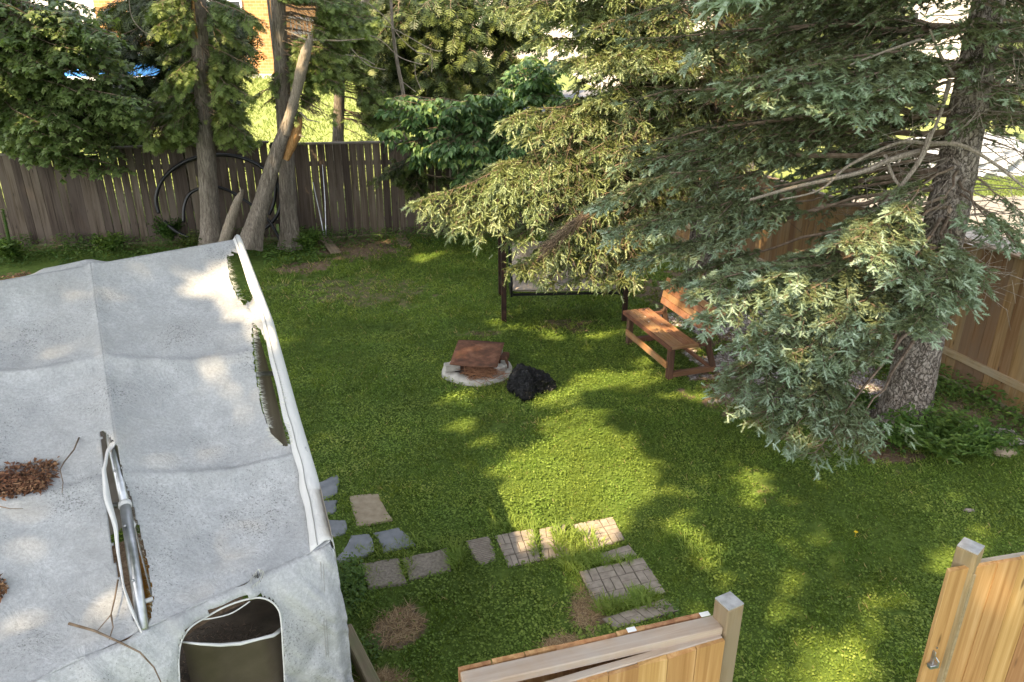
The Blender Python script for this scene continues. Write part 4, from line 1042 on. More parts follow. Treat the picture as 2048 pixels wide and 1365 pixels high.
for u in (0, sw):
    bar_obj('side_beam', sp_(u, -.05, 2.0), sp_(u, sd_ + .05, 2.0), .07, .08, m_sw, SW)
    # side lattice: a curved scroll panel between the legs
    mb = MB()
    mb.tube([sp_(u, .04, .35), sp_(u, sd_ - .04, .35)], .012, 6); mb.tube([sp_(u, .04, 1.1), sp_(u, sd_ - .04, 1.1)], .012, 6)
    for a, b in ((.08, .6), (sd_ - .08, sd_ - .6)):
        mb.tube([sp_(u, a, .36), sp_(u, a + (b - a) * .75, .6), sp_(u, b, .75), sp_(u, a + (b - a) * .75, .9), sp_(u, a, 1.08)], .011, 6)
    for v in (.3, .575, .85): mb.tube([sp_(u, v, .36), sp_(u, v, 1.09)], .008, 6)
    mb.obj('side_scroll', m_blk, SW, True)
for v in (-.02, sd_ + .02): bar_obj('top_beam', sp_(-.12, v, 2.02), sp_(sw + .12, v, 2.02), .06, .07, m_sw, SW)
cv = np.array([[sp_(-.2 + (sw + .4) * a, -.15 + (sd_ + .3) * b, 2.08 + .16 * math.sin(math.pi * b) - .03 * math.sin(math.pi * a)) for b in np.linspace(0, 1, 9)] for a in np.linspace(0, 1, 9)])
mb = MB(); mb.grid(cv); o = mb.obj('canopy', m_can, SW, True); o.modifiers.new('t', 'SOLIDIFY').thickness = .008
# seat frame and cushions
bar_obj('seat_frame', sp_(.14, .12, .40), sp_(sw - .10, .12, .40), .04, .035, m_blk, SW)
bar_obj('seat_frame', sp_(.14, .62, .40), sp_(sw - .10, .62, .40), .04, .035, m_blk, SW)
for u in (.12, sw - .08):
    mb = MB(); mb.tube([sp_(u, .10, .38), sp_(u, .08, .60), sp_(u, .20, .68), sp_(u, .60, .66), sp_(u, .72, .98)], .018, 8); mb.tube([sp_(u, .08, .39), sp_(u, .64, .39)], .018, 8)
    mb.tube([sp_(u, .15, .68), sp_(u, .2, 1.98)], .006, 5); mb.tube([sp_(u, .65, .8), sp_(u, .6, 1.98)], .006, 5)
    mb.obj('arm', m_blk, SW, True)
def cushion(name, o_, eu, ev, ew, nu, nv, lobes):
    """soft box: o_ origin, eu,ev,ew edge vectors; tufted"""
    mb = MB(); U, Vv = np.meshgrid(np.linspace(0, 1, nu), np.linspace(0, 1, nv), indexing='ij')
    ed = (np.sin(np.pi * np.clip(U, .0, 1)) ** .25) * (np.sin(np.pi * np.clip(Vv, 0, 1)) ** .3)
    tf = 1 - .18 * np.abs(np.cos(np.pi * U * lobes)) ** 6 - .12 * np.abs(np.cos(np.pi * Vv * 2)) ** 6 + (vnoise(U * 9, Vv * 6, 7) - .5) * .10
    topz = o_ + eu * U[..., None] + ev * Vv[..., None] + ew * (.5 + .5 * ed * tf)[..., None]
    botz = o_ + eu * U[..., None] + ev * Vv[..., None] + ew * (.5 - .5 * ed)[..., None]
    mb.grid(topz); mb.grid(botz[::-1]); return mb.obj(name, M['cushion'], SW, True)
u3, v3 = np.r_[su, 0], np.r_[sv, 0]; z3 = np.array([0, 0, 1.0])
cushion('seat_cushion', sp_(.13, .06, .42), u3 * (sw - .24), v3 * .58 - z3 * .03, z3 * .13, 60, 24, 6)
cushion('back_cushion', sp_(.15, .60, .46), u3 * (sw - .28), v3 * .22 + z3 * .55, -v3 * .11 + z3 * .04, 60, 24, 6)
mb = MB(); mb.tube([sp_(.15 + (sw - .28) * k / 12, .052, .485 + .006 * (k % 2)) for k in range(13)], .006, 5); mb.obj('piping', m_pip, SW)

# ------------------------------------------------------------------ wooden bench
M['bench'] = m_wood('red_brown_stained_slat', (.18, .08, .036), (.29, .14, .065), (.38, .215, .11), axis=0, grey=(.33, .19, .11), val=.15, rough=.6)
M['bench_dark'] = m_wood('dark_stained_timber', (.10, .045, .025), (.17, .08, .045), (.24, .12, .07), axis=0, val=.2)
M['bench_post'] = m_wood('dark_stained_post', (.05, .03, .02), (.10, .055, .035), (.16, .09, .055), axis=2, val=.2)
bO = np.array([1.56, 10.06]); bu = nrm(np.array([.40, -1.24])); bw = np.array([-bu[1], bu[0]]); bL = 1.36
def bp_(u, w, z): return np.array([*(bO + bu * u + bw * w), z])
BN = thing('garden_bench', bp_(bL / 2, .3, 0), 'red-brown slatted wooden bench with a leaning backrest beside the canopy swing', 'bench')
brz = math.atan2(bu[1], bu[0])
for k in range(4):
    bar_obj('seat_slat', bp_(.0, .045 + k * .094, .455), bp_(bL - .055, .045 + k * .094, .455), .089, .034, M['bench'], BN, .004)
bar_obj('seat_apron', bp_(0, -.012, .445), bp_(bL, -.012, .445), .022, .055, M['bench_dark'], BN, .003)
bar_obj('seat_end_board', bp_(bL - .026, -.0, .456), bp_(bL - .026, .375, .456), .050, .036, M['bench'], BN, .003)
for u in (.10, bL - .10): post_obj('leg', bp_(u, .05, 0), .437, .075, M['bench_post'], BN, rz=brz)
for u in (.10, bL - .10):
    bar_obj('foot_rail', bp_(u, .09, .05), bp_(u, .70, .05), .06, .07, M['bench_dark'], BN, .004)
    mb = MB(); mb.bar(bp_(u, .70, .0), bp_(u, .55, .46), .07, .05, up=(bu[0], bu[1], 0)); mb.bar(bp_(u, .565, .40), bp_(u, .685, .90), .05, .05, up=(bu[0], bu[1], 0)); bevel(mb.obj('back_post', M['bench_post'], BN), .003)
    bar_obj('seat_bearer', bp_(u, .02, .415), bp_(u, .56, .415), .05, .04, M['bench_dark'], BN, .003)
bar_obj('stretcher', bp_(.10, .0, .19), bp_(bL - .10, .0, .19), .028, .085, M['bench'], BN, .003)
bar_obj('stretcher', bp_(.10, .64, .07), bp_(bL - .10, .64, .07), .03, .05, M['bench_dark'], BN, .003)
bdv = nrm(bw * .105 + 0) ; bd3 = nrm(np.r_[bw * .20, .95])
for k in range(4):
    c_ = np.array([0, 0, .57]) + bd3 * (k * .094)
    a = bp_(0.0, .57, 0) + c_; b = bp_(bL - .0, .57, 0) + c_
    mb = MB(); mb.bar(a, b, .089, .026, up=np.cross(nrm(b - a), bd3)); bevel(mb.obj('back_slat', M['bench'], BN), .003)
# fallen bits on the seat
mb = MB()
for u, w in ((.32, .16), (.5, .12), (.62, .25)): mb.inst(oct_, bp_(u, w, .474)[None], np.array([[0, 1., 0]]), np.array([[0, 0, 1.]]), np.array([.010]), .95)
tag(mb.obj('petal', m_white), 'tiny white specks lying on the seat of the bench', 'petal')

# ------------------------------------------------------------------ fire pit
fc = np.r_[G(957, 742)[:2], 0]
FP = thing('fire_pit', fc, 'round fire pit with white-grey concrete collar and rusty drum in the middle of the lawn', 'fire pit')
m_conc = m_plain('pale_concrete', (.34, .32, .285), (.56, .535, .49), 11, .9, .6)
def ringpt(a, r, z): return fc + np.array([math.cos(a) * r, math.sin(a) * r, z])
A = np.linspace(0, 2 * math.pi, 73)[:-1]; prof = [(.30, -.02), (.305, .06), (.33, .085), (.39, .08), (.44, .05), (.47, -.02)]
V = np.array([[ringpt(a, r * (1 + .07 * (vnoise(np.array(math.cos(a) * 2 + 9), np.array(math.sin(a) * 2 + 9), 3) - .5) * 2) , z * (1 + .5 * float(vnoise(np.array(math.cos(a) * 4 + 9), np.array(math.sin(a) * 4 + 9), 4) - .5))) for r, z in prof] for a in A])
mb = MB(); mb.grid(np.concatenate([V, V[:1]])); mb.obj('concrete_ring', m_conc, FP, True)
mb = MB(); V = np.array([[ringpt(a, r, z) for r, z in [(.0, .03), (.15, .02), (.31, .0)]] for a in A]); mb.grid(np.concatenate([V, V[:1]])); mb.obj('ash_bed', m_plain('ash', (.05, .04, .035), (.14, .12, .10), 25, 1, .6), FP)
t = NT('rust'); rn = t.noise(t.coord('Object'), 7, 6, .65)
M['rust'] = t.fin(t.ramp(rn, [(.3, (.055, .03, .02)), (.5, (.14, .062, .036)), (.7, (.25, .125, .075))]), .75, t.bump(rn, .3, .01), metal=.15)
mb = MB(); dcn = fc + [-.01, .09, 0]
V = np.array([[dcn + [math.cos(a) * r, math.sin(a) * r, z] for r, z in [(.225, .02), (.235, .12), (.23, .2), (.245, .225), (.235, .23), (.225, .2), (.22, .03)]] for a in A if not (4.3 < a < 5.1 and False)])
mb.grid(np.concatenate([V, V[:1]])); mb.obj('drum', M['rust'], FP, True)
blk = [((-.33, -.13), .20, .10, .10, .3, m_conc), ((.33, .16), .09, .24, .08, -.25, M['rust']), ((.33, -.06), .07, .20, .07, .1, m_conc), ((.27, -.20), .13, .11, .10, .5, m_conc), ((-.22, .28), .2, .12, .1, -.4, m_conc), ((.2, .32), .2, .12, .1, .5, m_conc), ((.36, .02), .035, .22, .09, .15, M['rust'])]
for (x, y), a, b, c, r, mm in blk:
    R = np.array([[math.cos(r), -math.sin(r), 0], [math.sin(r), math.cos(r), 0], [0, 0, 1]]); mb = MB(); mb.box(fc + [x, y, .07 + c / 2], (a, b, c), R); bevel(mb.obj('block', mm, FP), .012, 2)
sq = [G(x, y, z) for x, y, z in ((917, 681, .31), (1009, 685, .30), (994, 737, .27), (899, 730, .265))]
mb = MB(); V = np.array([[quad_pt(sq, u, v) + [0, 0, .006 * math.sin(u * 5 + v * 3)] for v in np.linspace(0, 1, 12)] for u in np.linspace(0, 1, 12)]); mb.grid(V)
o = mb.obj('metal_sheet', M['rust'], None, True); o.modifiers.new('t', 'SOLIDIFY').thickness = .006; tag(o, 'square rusty metal sheet lying over the fire pit', 'metal sheet')
mb = MB()
for _ in range(220):
    a = rng.random() * 3.14; c = fc + [.08 + rng.normal() * .11, -.31 + rng.normal() * .07, .09 + .07 * rng.random()]; l = rng.uniform(.08, .3); d = np.array([math.cos(a) * l, math.sin(a) * l * .5, rng.normal() * .03])
    mb.tube([c - d / 2, c + [0, 0, rng.normal() * .015], c + d / 2], [.003, .0035, .002], 4, att=rng.random())
for (x0, y0, x1, y1) in ((-.19, -.07, -.16, -.2), (.13, -.08, .02, -.28), (.16, -.05, .2, -.25), (-.2, -.02, -.15, -.3)): mb.tube([fc + [x0, y0, .22], fc + [(x0 + x1) / 2, (y0 + y1) / 2 - .02, .16], fc + [x1, y1, .10]], .004, 4)
tag(mb.obj('kindling', m_plain('red_brown_twigs', (.20, .09, .05), (.42, .22, .12), 20, .8)), 'heap of reddish twigs spilling from the front of the fire pit', 'kindling', kind='stuff')

# ------------------------------------------------------------------ black bin bag
import bmesh
bm = bmesh.new(); bmesh.ops.create_icosphere(bm, subdivisions=6, radius=1.0)
bc = G(1056, 782)
peaks = [(-.30, .16, .02), (.30, -.02, .02)]
for v in bm.verts:
    n = v.co.normalized(); x, y, z = n
    a = math.atan2(y, x)
    r = 1 + .13 * math.sin(a * 3 + .8) + .09 * math.cos(a * 5 + 2)
    q = Vector((x * .29 * r, y * .20 * r, max(z, -.25) * .21))
    q.z += .07 * math.exp(-((x + .35) ** 2 + (y - .2) ** 2) / .18) * (z > 0)
    q.x += .07 * max(0, x) ** 3; q.y -= .10 * max(0, -y) ** 6 * (1 if abs(x) < .35 else .2)
    f = mnoise.ridged_multi_fractal(n * 1.9 + Vector((3, 1, 7)), 1.0, 2.2, 4, 1.0, 2.0)
    g = mnoise.turbulence(n * 4.5, 3, True)
    d1 = mnoise.voronoi(Vector((n.x * 2.2, n.y * 1.6, n.z * 1.6)) + Vector((g * .5, f * .2, 0)))[0]; d2 = mnoise.voronoi(n * 5.0 + Vector((f * .3, 3, g * .5)))[0]
    d3 = mnoise.voronoi(n * 10.0 + Vector((g, 3, f)))[0]
    q += n * (-(d1[1] - d1[0]) * .075 + (d2[1] - d2[0]) * .045 - (d3[1] - d3[0]) * .016 + (f - 1.2) * .015 + .02)
    q.x *= .86; q.y *= .92; v.co = q + Vector((bc[0], bc[1], .06))
me = bpy.data.meshes.new('rubbish_bag'); bm.to_mesh(me); bm.free(); me.polygons.foreach_set('use_smooth', np.ones(len(me.polygons), bool))
t = NT('black_plastic'); n1 = t.noise(t.coord('Object'), 11, 5, .6, 2.0); me.materials.append(t.fin((.005, .005, .006), .22, t.bump(n1, 1.0, .05), spec=.38))
o = bpy.data.objects.new('rubbish_bag', me); COL.objects.link(o); tag(o, 'crumpled black plastic rubbish bag on the grass beside the fire pit', 'rubbish bag')

# ------------------------------------------------------------------ black pipe against the back fence
t = NT('black_pipe'); M['pipe'] = t.fin((.012, .012, .013), .38, spec=.5)
def onf(x, y, off=.25):
    d = G(x, y, 0) - np.array([0, 0, CAM_H]); nn = np.array([-.117, 1, 0]); q = np.array([-10.09, 14.77 - off, 0]) - np.array([0, 0, CAM_H]); k = np.dot(q, nn) / np.dot(d, nn); return np.array([0, 0, CAM_H]) + d * k
def smooth_pts(pp, sub=6):
    pp = np.array(pp, float); n = len(pp); out = []
    for i in range(n - 1):
        p0, p1, p2, p3 = pp[max(0, i - 1)], pp[i], pp[i + 1], pp[min(n - 1, i + 2)]
        for k in range(sub):
            s = k / sub; out.append(.5 * ((2 * p1) + (-p0 + p2) * s + (2 * p0 - 5 * p1 + 4 * p2 - p3) * s * s + (-p0 + 3 * p1 - 3 * p2 + p3) * s ** 3))
    out.append(pp[-1]); return np.array(out)
ang_ = np.radians(np.arange(-150, 205, 12))
loop = [onf(434 + 122 * math.cos(a) + (6 if math.cos(a) > 0 else 0), 402 - (92 if math.sin(a) > 0 else 82) * math.sin(a), .10 + .10 * (1 - math.sin(a))) for a in ang_]
mb = MB(); mb.tube(smooth_pts(loop, 4), .037, 10)
mb.tube(smooth_pts([onf(543, 285, .1), onf(546, 300, .12), onf(552, 340, .16), onf(549, 400, .2), onf(538, 430, .25)]), .033, 10)
tag(mb.obj('drainage_pipe', M['pipe'], None, True), 'large loop of black plastic pipe leaning on the fence behind the cedar trunks', 'pipe')
mb = MB(); mb.tube(smooth_pts([onf(367, 445, .5), onf(368, 415, .45), onf(378, 390, .4), onf(398, 378, .4), onf(430, 374, .4), onf(462, 384, .4), onf(505, 412, .45), onf(540, 445, .5), onf(562, 485, .6)]), .030, 10)
tag(mb.obj('drainage_pipe', M['pipe'], None, True), 'smaller inner arc of black pipe whose end runs down to the right trunk', 'pipe')
mb = MB(); mb.tube([onf(626, 365, .1), onf(640, 430, .2), onf(648, 470, .3)], .012, 5); mb.tube([onf(645, 330, .05), onf(650, 400, .2), onf(652, 470, .35)], .010, 5)
tag(mb.obj('metal_rod', m_metal), 'pair of thin pale rods leaning on the back fence above the brown plank', 'rod')

# ------------------------------------------------------------------ neighbourhood beyond the fences
driveway = MB()
dv = [(4.0, 16.9), (5.6, 14.0), (6.9, 9.0), (30, 9.0), (30, 19.0), (9.5, 19.2), (5, 18.9)]
c = np.mean(dv, 0); driveway.add([[x, y, .06] for x, y in dv], np.array([[i for i in range(len(dv))]]))
o = driveway.obj('driveway', m_plain('pale_driveway_concrete', (.17, .155, .135), (.26, .235, .205), 3, .9, .3)); tag(o, kind='structure')
mb = MB(); cnt = 9000; X = rng.uniform(7, 18, cnt); Y = rng.uniform(19.0, 21.5, cnt); az = rng.random(cnt) * 6.283
mb.inst(BLADE, np.c_[X, Y, np.zeros(cnt)], nrm(np.c_[np.cos(az) * .6, np.sin(az) * .6, np.ones(cnt)]), np.c_[-np.sin(az), np.cos(az), np.zeros(cnt)], np.tile([.3, .16, .16], (cnt, 1)), .5 + .4 * rng.random(cnt)); 
cnt = 24000; X = rng.uniform(-13, 1, cnt); Y = rng.uniform(17, 34, cnt); az = rng.random(cnt) * 6.283
mb.inst(BLADE, np.c_[X, Y, ground_z(X, Y)], nrm(np.c_[np.cos(az) * .6, np.sin(az) * .6, np.ones(cnt)]), np.c_[-np.sin(az), np.cos(az), np.zeros(cnt)], np.tile([.34, .11, .11], (cnt, 1)), .55 + .38 * rng.random(cnt)); tag(mb.obj('verge_grass', M['hedge']), kind='stuff')
# crumpled white tarp heap
bm = bmesh.new(); bmesh.ops.create_icosphere(bm, subdivisions=5, radius=1.0)
for v in bm.verts:
    n = v.co.normalized(); f = mnoise.ridged_multi_fractal(Vector((n.x * 4, n.y * 2, n.z * 2)) + Vector((1, 1, 1)), 1.0, 2.1, 5, 1.0, 2.0)
    q = Vector((n.x * 2.6, n.y * 1.2, max(n.z, -.1) * 1.0)) * (.78 + .17 * f); v.co = q + Vector((12.9, 22.6, .1))
me = bpy.data.meshes.new('tarp_heap'); bm.to_mesh(me); bm.free()
t = NT('white_tarp'); me.materials.append(t.fin(t.ramp(t.noise(t.coord('Object'), 2.5, 5), [(.3, (.18, .19, .20)), (.6, (.40, .41, .43))]), .5, t.bump(t.noise(t.coord('Object'), 3, 5), .7, .1)))
o = bpy.data.objects.new('tarp_heap', me); COL.objects.link(o); tag(o, 'heap covered in crumpled white tarp beyond the driveway, behind the spruce trunk', 'tarp')
# brick house, with real courses
t = NT('orange_brick'); bt = t.n.new('ShaderNodeTexBrick'); t.L(t.coord('Object', (1, 1, 1)), bt.inputs['Vector'])
M['brick'] = t.m
mp = [n for n in t.n if n.bl_idname == 'ShaderNodeMapping'][0]; mp.inputs['Rotation'].default_value = (math.radians(90), 0, 0)
bt.inputs['Color1'].default_value = (.42, .19, .07, 1); bt.inputs['Color2'].default_value = (.55, .28, .11, 1); bt.inputs['Mortar'].default_value = (.45, .36, .26, 1); bt.inputs['Scale'].default_value = 2.2; bt.inputs['Mortar Size'].default_value = .012
t.fin(bt.outputs[0], .9, t.bump(bt.outputs[1], -.4, .01))
hD = 33.0; hxr = P(546, 100, hD)[0]; hxl = P(205, 100, hD)[0]
gzh = 1.35
BH = thing('brick_house', ((hxl + hxr) / 2, hD, gzh), 'orange brick house beyond the back fence behind the cedars', 'house')
mb = MB(); mb.box(((hxl + hxr) / 2, hD + 4, gzh + 3.0), (hxr - hxl, 8, 6.4)); mb.obj('wall', M['brick'], BH)
mb = MB(); mb.box(((hxl + hxr) / 2, hD - .12, gzh + .42), (hxr - hxl + .3, .5, .35)); mb.obj('foundation', m_conc, BH)
for i, (x, y, w_, h_) in enumerate([(P(300, 40, hD)[0], gzh + 2.7, 1.6, 1.3), (P(450, 40, hD)[0], gzh + 2.7, 1.5, 1.3)]):
    mb = MB(); mb.box((x, hD - .03, y), (w_, .08, h_)); fo = mb.obj('window', m_white, BH)
    mb = MB(); mb.box((x, hD - .075, y), (w_ - .16, .02, h_ - .16)); t = NT('dark_pane'); mb.obj('pane', t.fin((.03, .035, .04), .1, spec=.6), fo)
mb = MB(); mb.box(((hxl + hxr) / 2, hD + 4, gzh + 6.5), (hxr - hxl + 1, 9, .5)); mb.obj('roof', m_plain('brown_shingle', (.08, .06, .05), (.15, .12, .10), 10), BH)
mb = MB(); mb.box((hxr + .04, hD - .05, gzh + 3.0), (.08, .08, 5.8)); mb.obj('downpipe', m_blk, BH)
# deck with balusters
dk = P(548, 28, 36.0); dk2 = P(642, 36, 36.0)
DK = thing('raised_deck', ((dk[0] + dk2[0]) / 2, 36, 1.9), 'raised deck with grey balusters right of the brick house corner', 'deck')
m_dk = m_plain('grey_white_paint', (.42, .42, .42), (.60, .60, .60), 5, .7); 
bar_obj('top_rail', (dk[0] - .3, 36, dk[2] - .05), (dk2[0], 36, dk2[2] - .12), .30, .12, m_dk, DK)
zt = dk[2] - .2; zb = P(560, 66, 36.0)[2]; zf_ = P(560, 96, 36.)[2]
bar_obj('bottom_rail', (dk[0] - .3, 36, zb), (dk2[0], 36, zb), .08, .1, m_dk, DK)
bar_obj('deck_edge', (dk[0] - .3, 36, zf_), (dk2[0], 36, zf_), .1, .16, m_dk, DK)
xs = np.arange(dk[0] - .2, dk2[0], .175)
bm_ = MB(); bm_.box((0, 0, .5), (.045, .04, 1.0)); bmesh_ = bm_.mesh('baluster', m_dk)
for x in xs: place([bmesh_], 'baluster', DK, (x, 36.0, zf_), 0, (1, 1, zt - zf_))
for x in (dk[0] - .1, (dk[0] + dk2[0]) / 2, dk2[0]): post_obj('deck_post', (x, 36.1), zt - 1.0, .12, m_dk, DK, z0=1.0)
mb = MB(); mb.box(((dk[0] + dk2[0]) / 2, 37.6, zf_ - .1), (dk2[0] - dk[0] + .6, 3, .12)); mb.obj('deck_floor', m_plain('deck_grey', (.1, .1, .1), (.18, .17, .16), 6), DK)
# pool
pc = P(235, 138, 27.0); PL = thing('swimming_pool', (pc[0], 27, .5), 'above-ground pool with bright blue wall glimpsed through the cedars at upper left', 'pool')
A2 = np.linspace(0, 2 * math.pi, 49); zl, zh_ = P(235, 156, 25.2)[2], P(235, 121, 25.2)[2]
t = NT('blue_pool_wall'); m_blue = t.fin(t.ramp(t.noise(t.coord('Object', (1, 1, 3)), 2, 4), [(.3, (.03, .16, .55)), (.7, (.12, .36, .80))]), .4)
V = np.array([[[pc[0] + math.cos(a) * 2.6, 27 + math.sin(a) * 1.9, z] for z in (zl, zh_)] for a in A2]); mb = MB(); mb.grid(V); mb.obj('pool_wall', m_blue, PL, True)
mb = MB(); mb.tube([[pc[0] + math.cos(a) * 2.62, 27 + math.sin(a) * 1.92, zh_] for a in A2], .06, 6); mb.tube([[pc[0] + math.cos(a) * 2.66, 27 + math.sin(a) * 1.95, zl - .04] for a in A2], .09, 6); mb.obj('pool_rim', m_white, PL, True)
mb = MB(); mb.add([[pc[0] + math.cos(a) * 2.55, 27 + math.sin(a) * 1.85, zh_ - .12] for a in A2[:-1]], np.array([list(range(48))])); t = NT('pool_water'); mb.obj('water', t.fin((.05, .30, .55), .05), PL)
# dark shed behind the shrub
s0 = P(1040, 232, 20.5); SHD = thing('garden_shed', (s0[0], 20.5, 0), 'dark low shed with pale roof edge behind the leafy shrub', 'shed')
mb = MB(); mb.box((s0[0] + 1.0, 21.6, .85), (2.6, 2.0, 1.9)); mb.obj('wall', m_plain('dark_shed_wall', (.02, .018, .016), (.05, .045, .04), 4), SHD)
mb = MB(); V = np.array([[[s0[0] - .5, 20.2, 1.95], [s0[0] - .5, 21.6, 2.35], [s0[0] - .5, 23, 1.95]], [[s0[0] + 2.5, 20.2, 1.95], [s0[0] + 2.5, 21.6, 2.35], [s0[0] + 2.5, 23, 1.95]]]); mb.grid(V); o = mb.obj('roof', m_plain('grey_shed_roof', (.10, .105, .12), (.2, .2, .22), 5), SHD); o.modifiers.new('t', 'SOLIDIFY').thickness = .05
# pale house and parked car far right
HS = thing('pale_house', (9, 44, 0), 'pale cream house glimpsed in scraps through the spruce crown', 'house')
mb = MB(); mb.box((14, 48, 4), (34, 6, 9)); mb.obj('wall', m_plain('cream_siding', (.55, .48, .44), (.68, .62, .58), 2), HS)
for x in (0, 4, 8.5, 12, 17, 21):
    mb = MB(); mb.box((x, 44.97, 3.6), (1.7, .1, 1.5)); fo = mb.obj('window', m_white, HS); mb = MB(); mb.box((x, 44.9, 3.6), (1.4, .06, 1.2)); mb.obj('pane', bpy.data.materials['dark_pane'], fo)
HS2 = thing('pale_house', (-26, 46, 0), 'pale white house wall glimpsed through the leaves in the far upper left', 'house')
mb = MB(); mb.box((-27, 50, 5), (16, 6, 10)); mb.obj('wall', m_plain('white_siding', (.62, .58, .56), (.75, .72, .70), 2), HS2)
for x in (-31, -25): mb = MB(); mb.box((x, 46.97, 3.6), (1.7, .1, 1.5)); fo = mb.obj('window', bpy.data.materials['dark_pane'], HS2)
# fence run between the gardens on the right, far bright hedge
def leafcloud(name, c, r, cnt, size, m, proto=BIGLEAF, shell=.5, lab=None, cat=None):
    u = nrm(rng.normal(size=(cnt, 3))); rr = (shell + (1 - shell) * rng.random(cnt)) * (.8 + .4 * vnoise(u[:, 0] * 3 + 9, u[:, 2] * 3 + u[:, 1] * 2 + 9, 4))
    p = np.array(c) + u * rr[:, None] * np.array(r); mb = MB()
    mb.inst(proto, p, nrm(u + rng.normal(size=(cnt, 3)) * .7 - [0, 0, .5]), nrm(u + [0, 0, .8]), size * (.6 + .8 * rng.random(cnt)), np.clip(rng.random(cnt) * .7 + .3 * (u[:, 2] * .5 + .5), 0, 1))
    return mb.obj(name, m)
# ------------------------------------------------------------------ far greenery
mb = MB()
for X in np.arange(-48, 52, 3.6):
    cnt = 1100; c = np.array([X + rng.normal(), 56 + rng.normal() * 2, 3.2 + rng.random()]); u = nrm(rng.normal(size=(cnt, 3))); rr = .6 + .4 * rng.random(cnt)
    mb.inst(BIGLEAF, c + u * rr[:, None] * np.array([3.0, 2.4, 4.4]), nrm(u - [0, 0, .5]), nrm(u + [0, 0, .5]), .5 + .4 * rng.random(cnt), rng.random(cnt))
    mb.box(c - [0, -.6, 1], (3.4, 1.6, 6))
tag(mb.obj('far_hedge', M['hedge']), kind='stuff')

# ------------------------------------------------------------------ trees
AVOID = [[(508, 150), (545, 165), (560, 280), (500, 280), (505, 210), (520, 185)], [(600, 205), (665, 180), (665, 285), (595, 285)], [(690, 150), (712, 165), (735, 280), (690, 285)],
         [(262, 120), (322, 117), (326, 152), (252, 153)], [(330, 116), (350, 114), (350, 135), (332, 140)], [(120, 128), (165, 140), (200, 160), (120, 160)], [(205, 42), (250, 38), (255, 72), (215, 70)], [(265, 60), (305, 50), (312, 88), (270, 90)], [(-10, 0), (85, 0), (72, 28), (22, 58), (-10, 50)], [(140, 5), (200, 6), (192, 28), (145, 24)], [(355, 75), (375, 70), (378, 110), (356, 115)], [(300, 235), (330, 240), (335, 275), (300, 275)], [(530, 10), (546, 10), (548, 140), (538, 120)], [(568, 0), (640, 0), (625, 70), (575, 80)], [(192, 125), (222, 140), (225, 154), (200, 148)]]
SOFT = AVOID[6:]; AVOID = AVOID[:4] + AVOID[4:6] + [AVOID[6]] if False else AVOID
SOFT = [a for a in AVOID if max(p[1] for p in a) < 120 and max(p[0] for p in a) < 400]; AVOID = [a for a in AVOID if a not in SOFT]
def cull(pos, extra=(), keepp=.006):
    q = proj(pos); k = np.ones(len(pos), bool)
    for a in list(AVOID) + list(extra): k &= ~inpoly(q + rng.normal(size=q.shape) * 3, a)
    k |= rng.random(len(pos)) < keepp
    for a in SOFT: k &= ~inpoly(q + rng.normal(size=q.shape) * 6, a) | (rng.random(len(pos)) < .3)
    return k
GAP_SUN = np.array([[*P(x, y, D), r_] for x, y, D, r_ in [(1530, 500, 13.2, .28), (1580, 460, 13.4, .25), (1610, 400, 13.6, .28), (1560, 480, 13.3, .25), (1290, 635, 10.0, .16), (1310, 655, 9.8, .16), (1340, 600, 10.1, .2), (1365, 625, 9.8, .2), (1330, 580, 10.2, .16)]])
def sun_gap(p):
    k = np.ones(len(p), bool)
    for c in GAP_SUN:
        w = p - c[:3]; a_ = w @ SUND; d2 = (w ** 2).sum(1) - a_ ** 2; k &= ~((d2 < c[3] ** 2) & (a_ < 0))
    return k
def make_crown(parent, name, boughs, proto, size, m, wood=None, cullx=None, upz=(0, 0, 1), att_mul=1.0, att_add=0.0, wid=1.0, stem_thick=1.0, zlim=None, lit_jit=.2, **kw):
    mb = MB(); sb = MB()
    for b in boughs:
        b = dict(b); base, tip = b.pop('base'), b.pop('tip'); a0 = b.pop('att', 0.0); k2 = {**kw, **b}
        st, p, d, r = bough(base, tip, **k2)
        if cullx is not None and len(cullx):
            st = [x for j, x in enumerate(st) if j == 0 or not any(inpoly(proj(x[0]), g).any() for g in cullx)]
        add_stems(sb, st, thick=stem_thick)
        k = np.ones(len(p), bool)
        if cullx is not None: k &= cull(p, cullx)
        k &= p[:, 2] > ground_z(p[:, 0], p[:, 1]) + .05
        k &= sun_gap(p)
        p, d, r = p[k], d[k], r[k]; n = len(p)
        if not n: continue
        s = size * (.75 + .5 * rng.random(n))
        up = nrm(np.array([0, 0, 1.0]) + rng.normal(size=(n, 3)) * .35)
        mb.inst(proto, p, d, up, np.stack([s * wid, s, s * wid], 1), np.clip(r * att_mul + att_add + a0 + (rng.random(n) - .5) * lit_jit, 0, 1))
    sb.obj('branches', wood, parent)
    c = mb.obj(name, m, parent)
    return c
# ---- front blue spruce
Tb = G(1803, 852); lean = np.array([[0, 0, -.1], [-.005, .0, 1.5], [-.03, 0, 3.0], [-.08, 0, 4.4], [-.1, 0, 6.5], [-.1, 0, 9]])
SPt = thing('blue_spruce', Tb, 'blue spruce with thick scaly trunk at the right and pale blue-green boughs in front', 'tree', 'spruces on the right')
tr = Tb + lean
trunk_mesh('trunk', tr, [.50, .43, .36, .27, .18, .05], M['bark_spruce'], SPt, sides=72, sub=40, rough=.07, flare=.42)
def trunk_at(T, L, z): 
    zz = L[:, 2]; return np.array([T[0] + np.interp(z, zz, L[:, 0]), T[1] + np.interp(z, zz, L[:, 1]), z])
BO = []
def B1(x, y, D, hb, **k): BO.append(dict(base=trunk_at(Tb, lean, hb), tip=P(x, y, D), **k))
K1 = dict(bow=.16, sec_len=.44, start=.46, sec_sp=.072, ter_sp=.028)
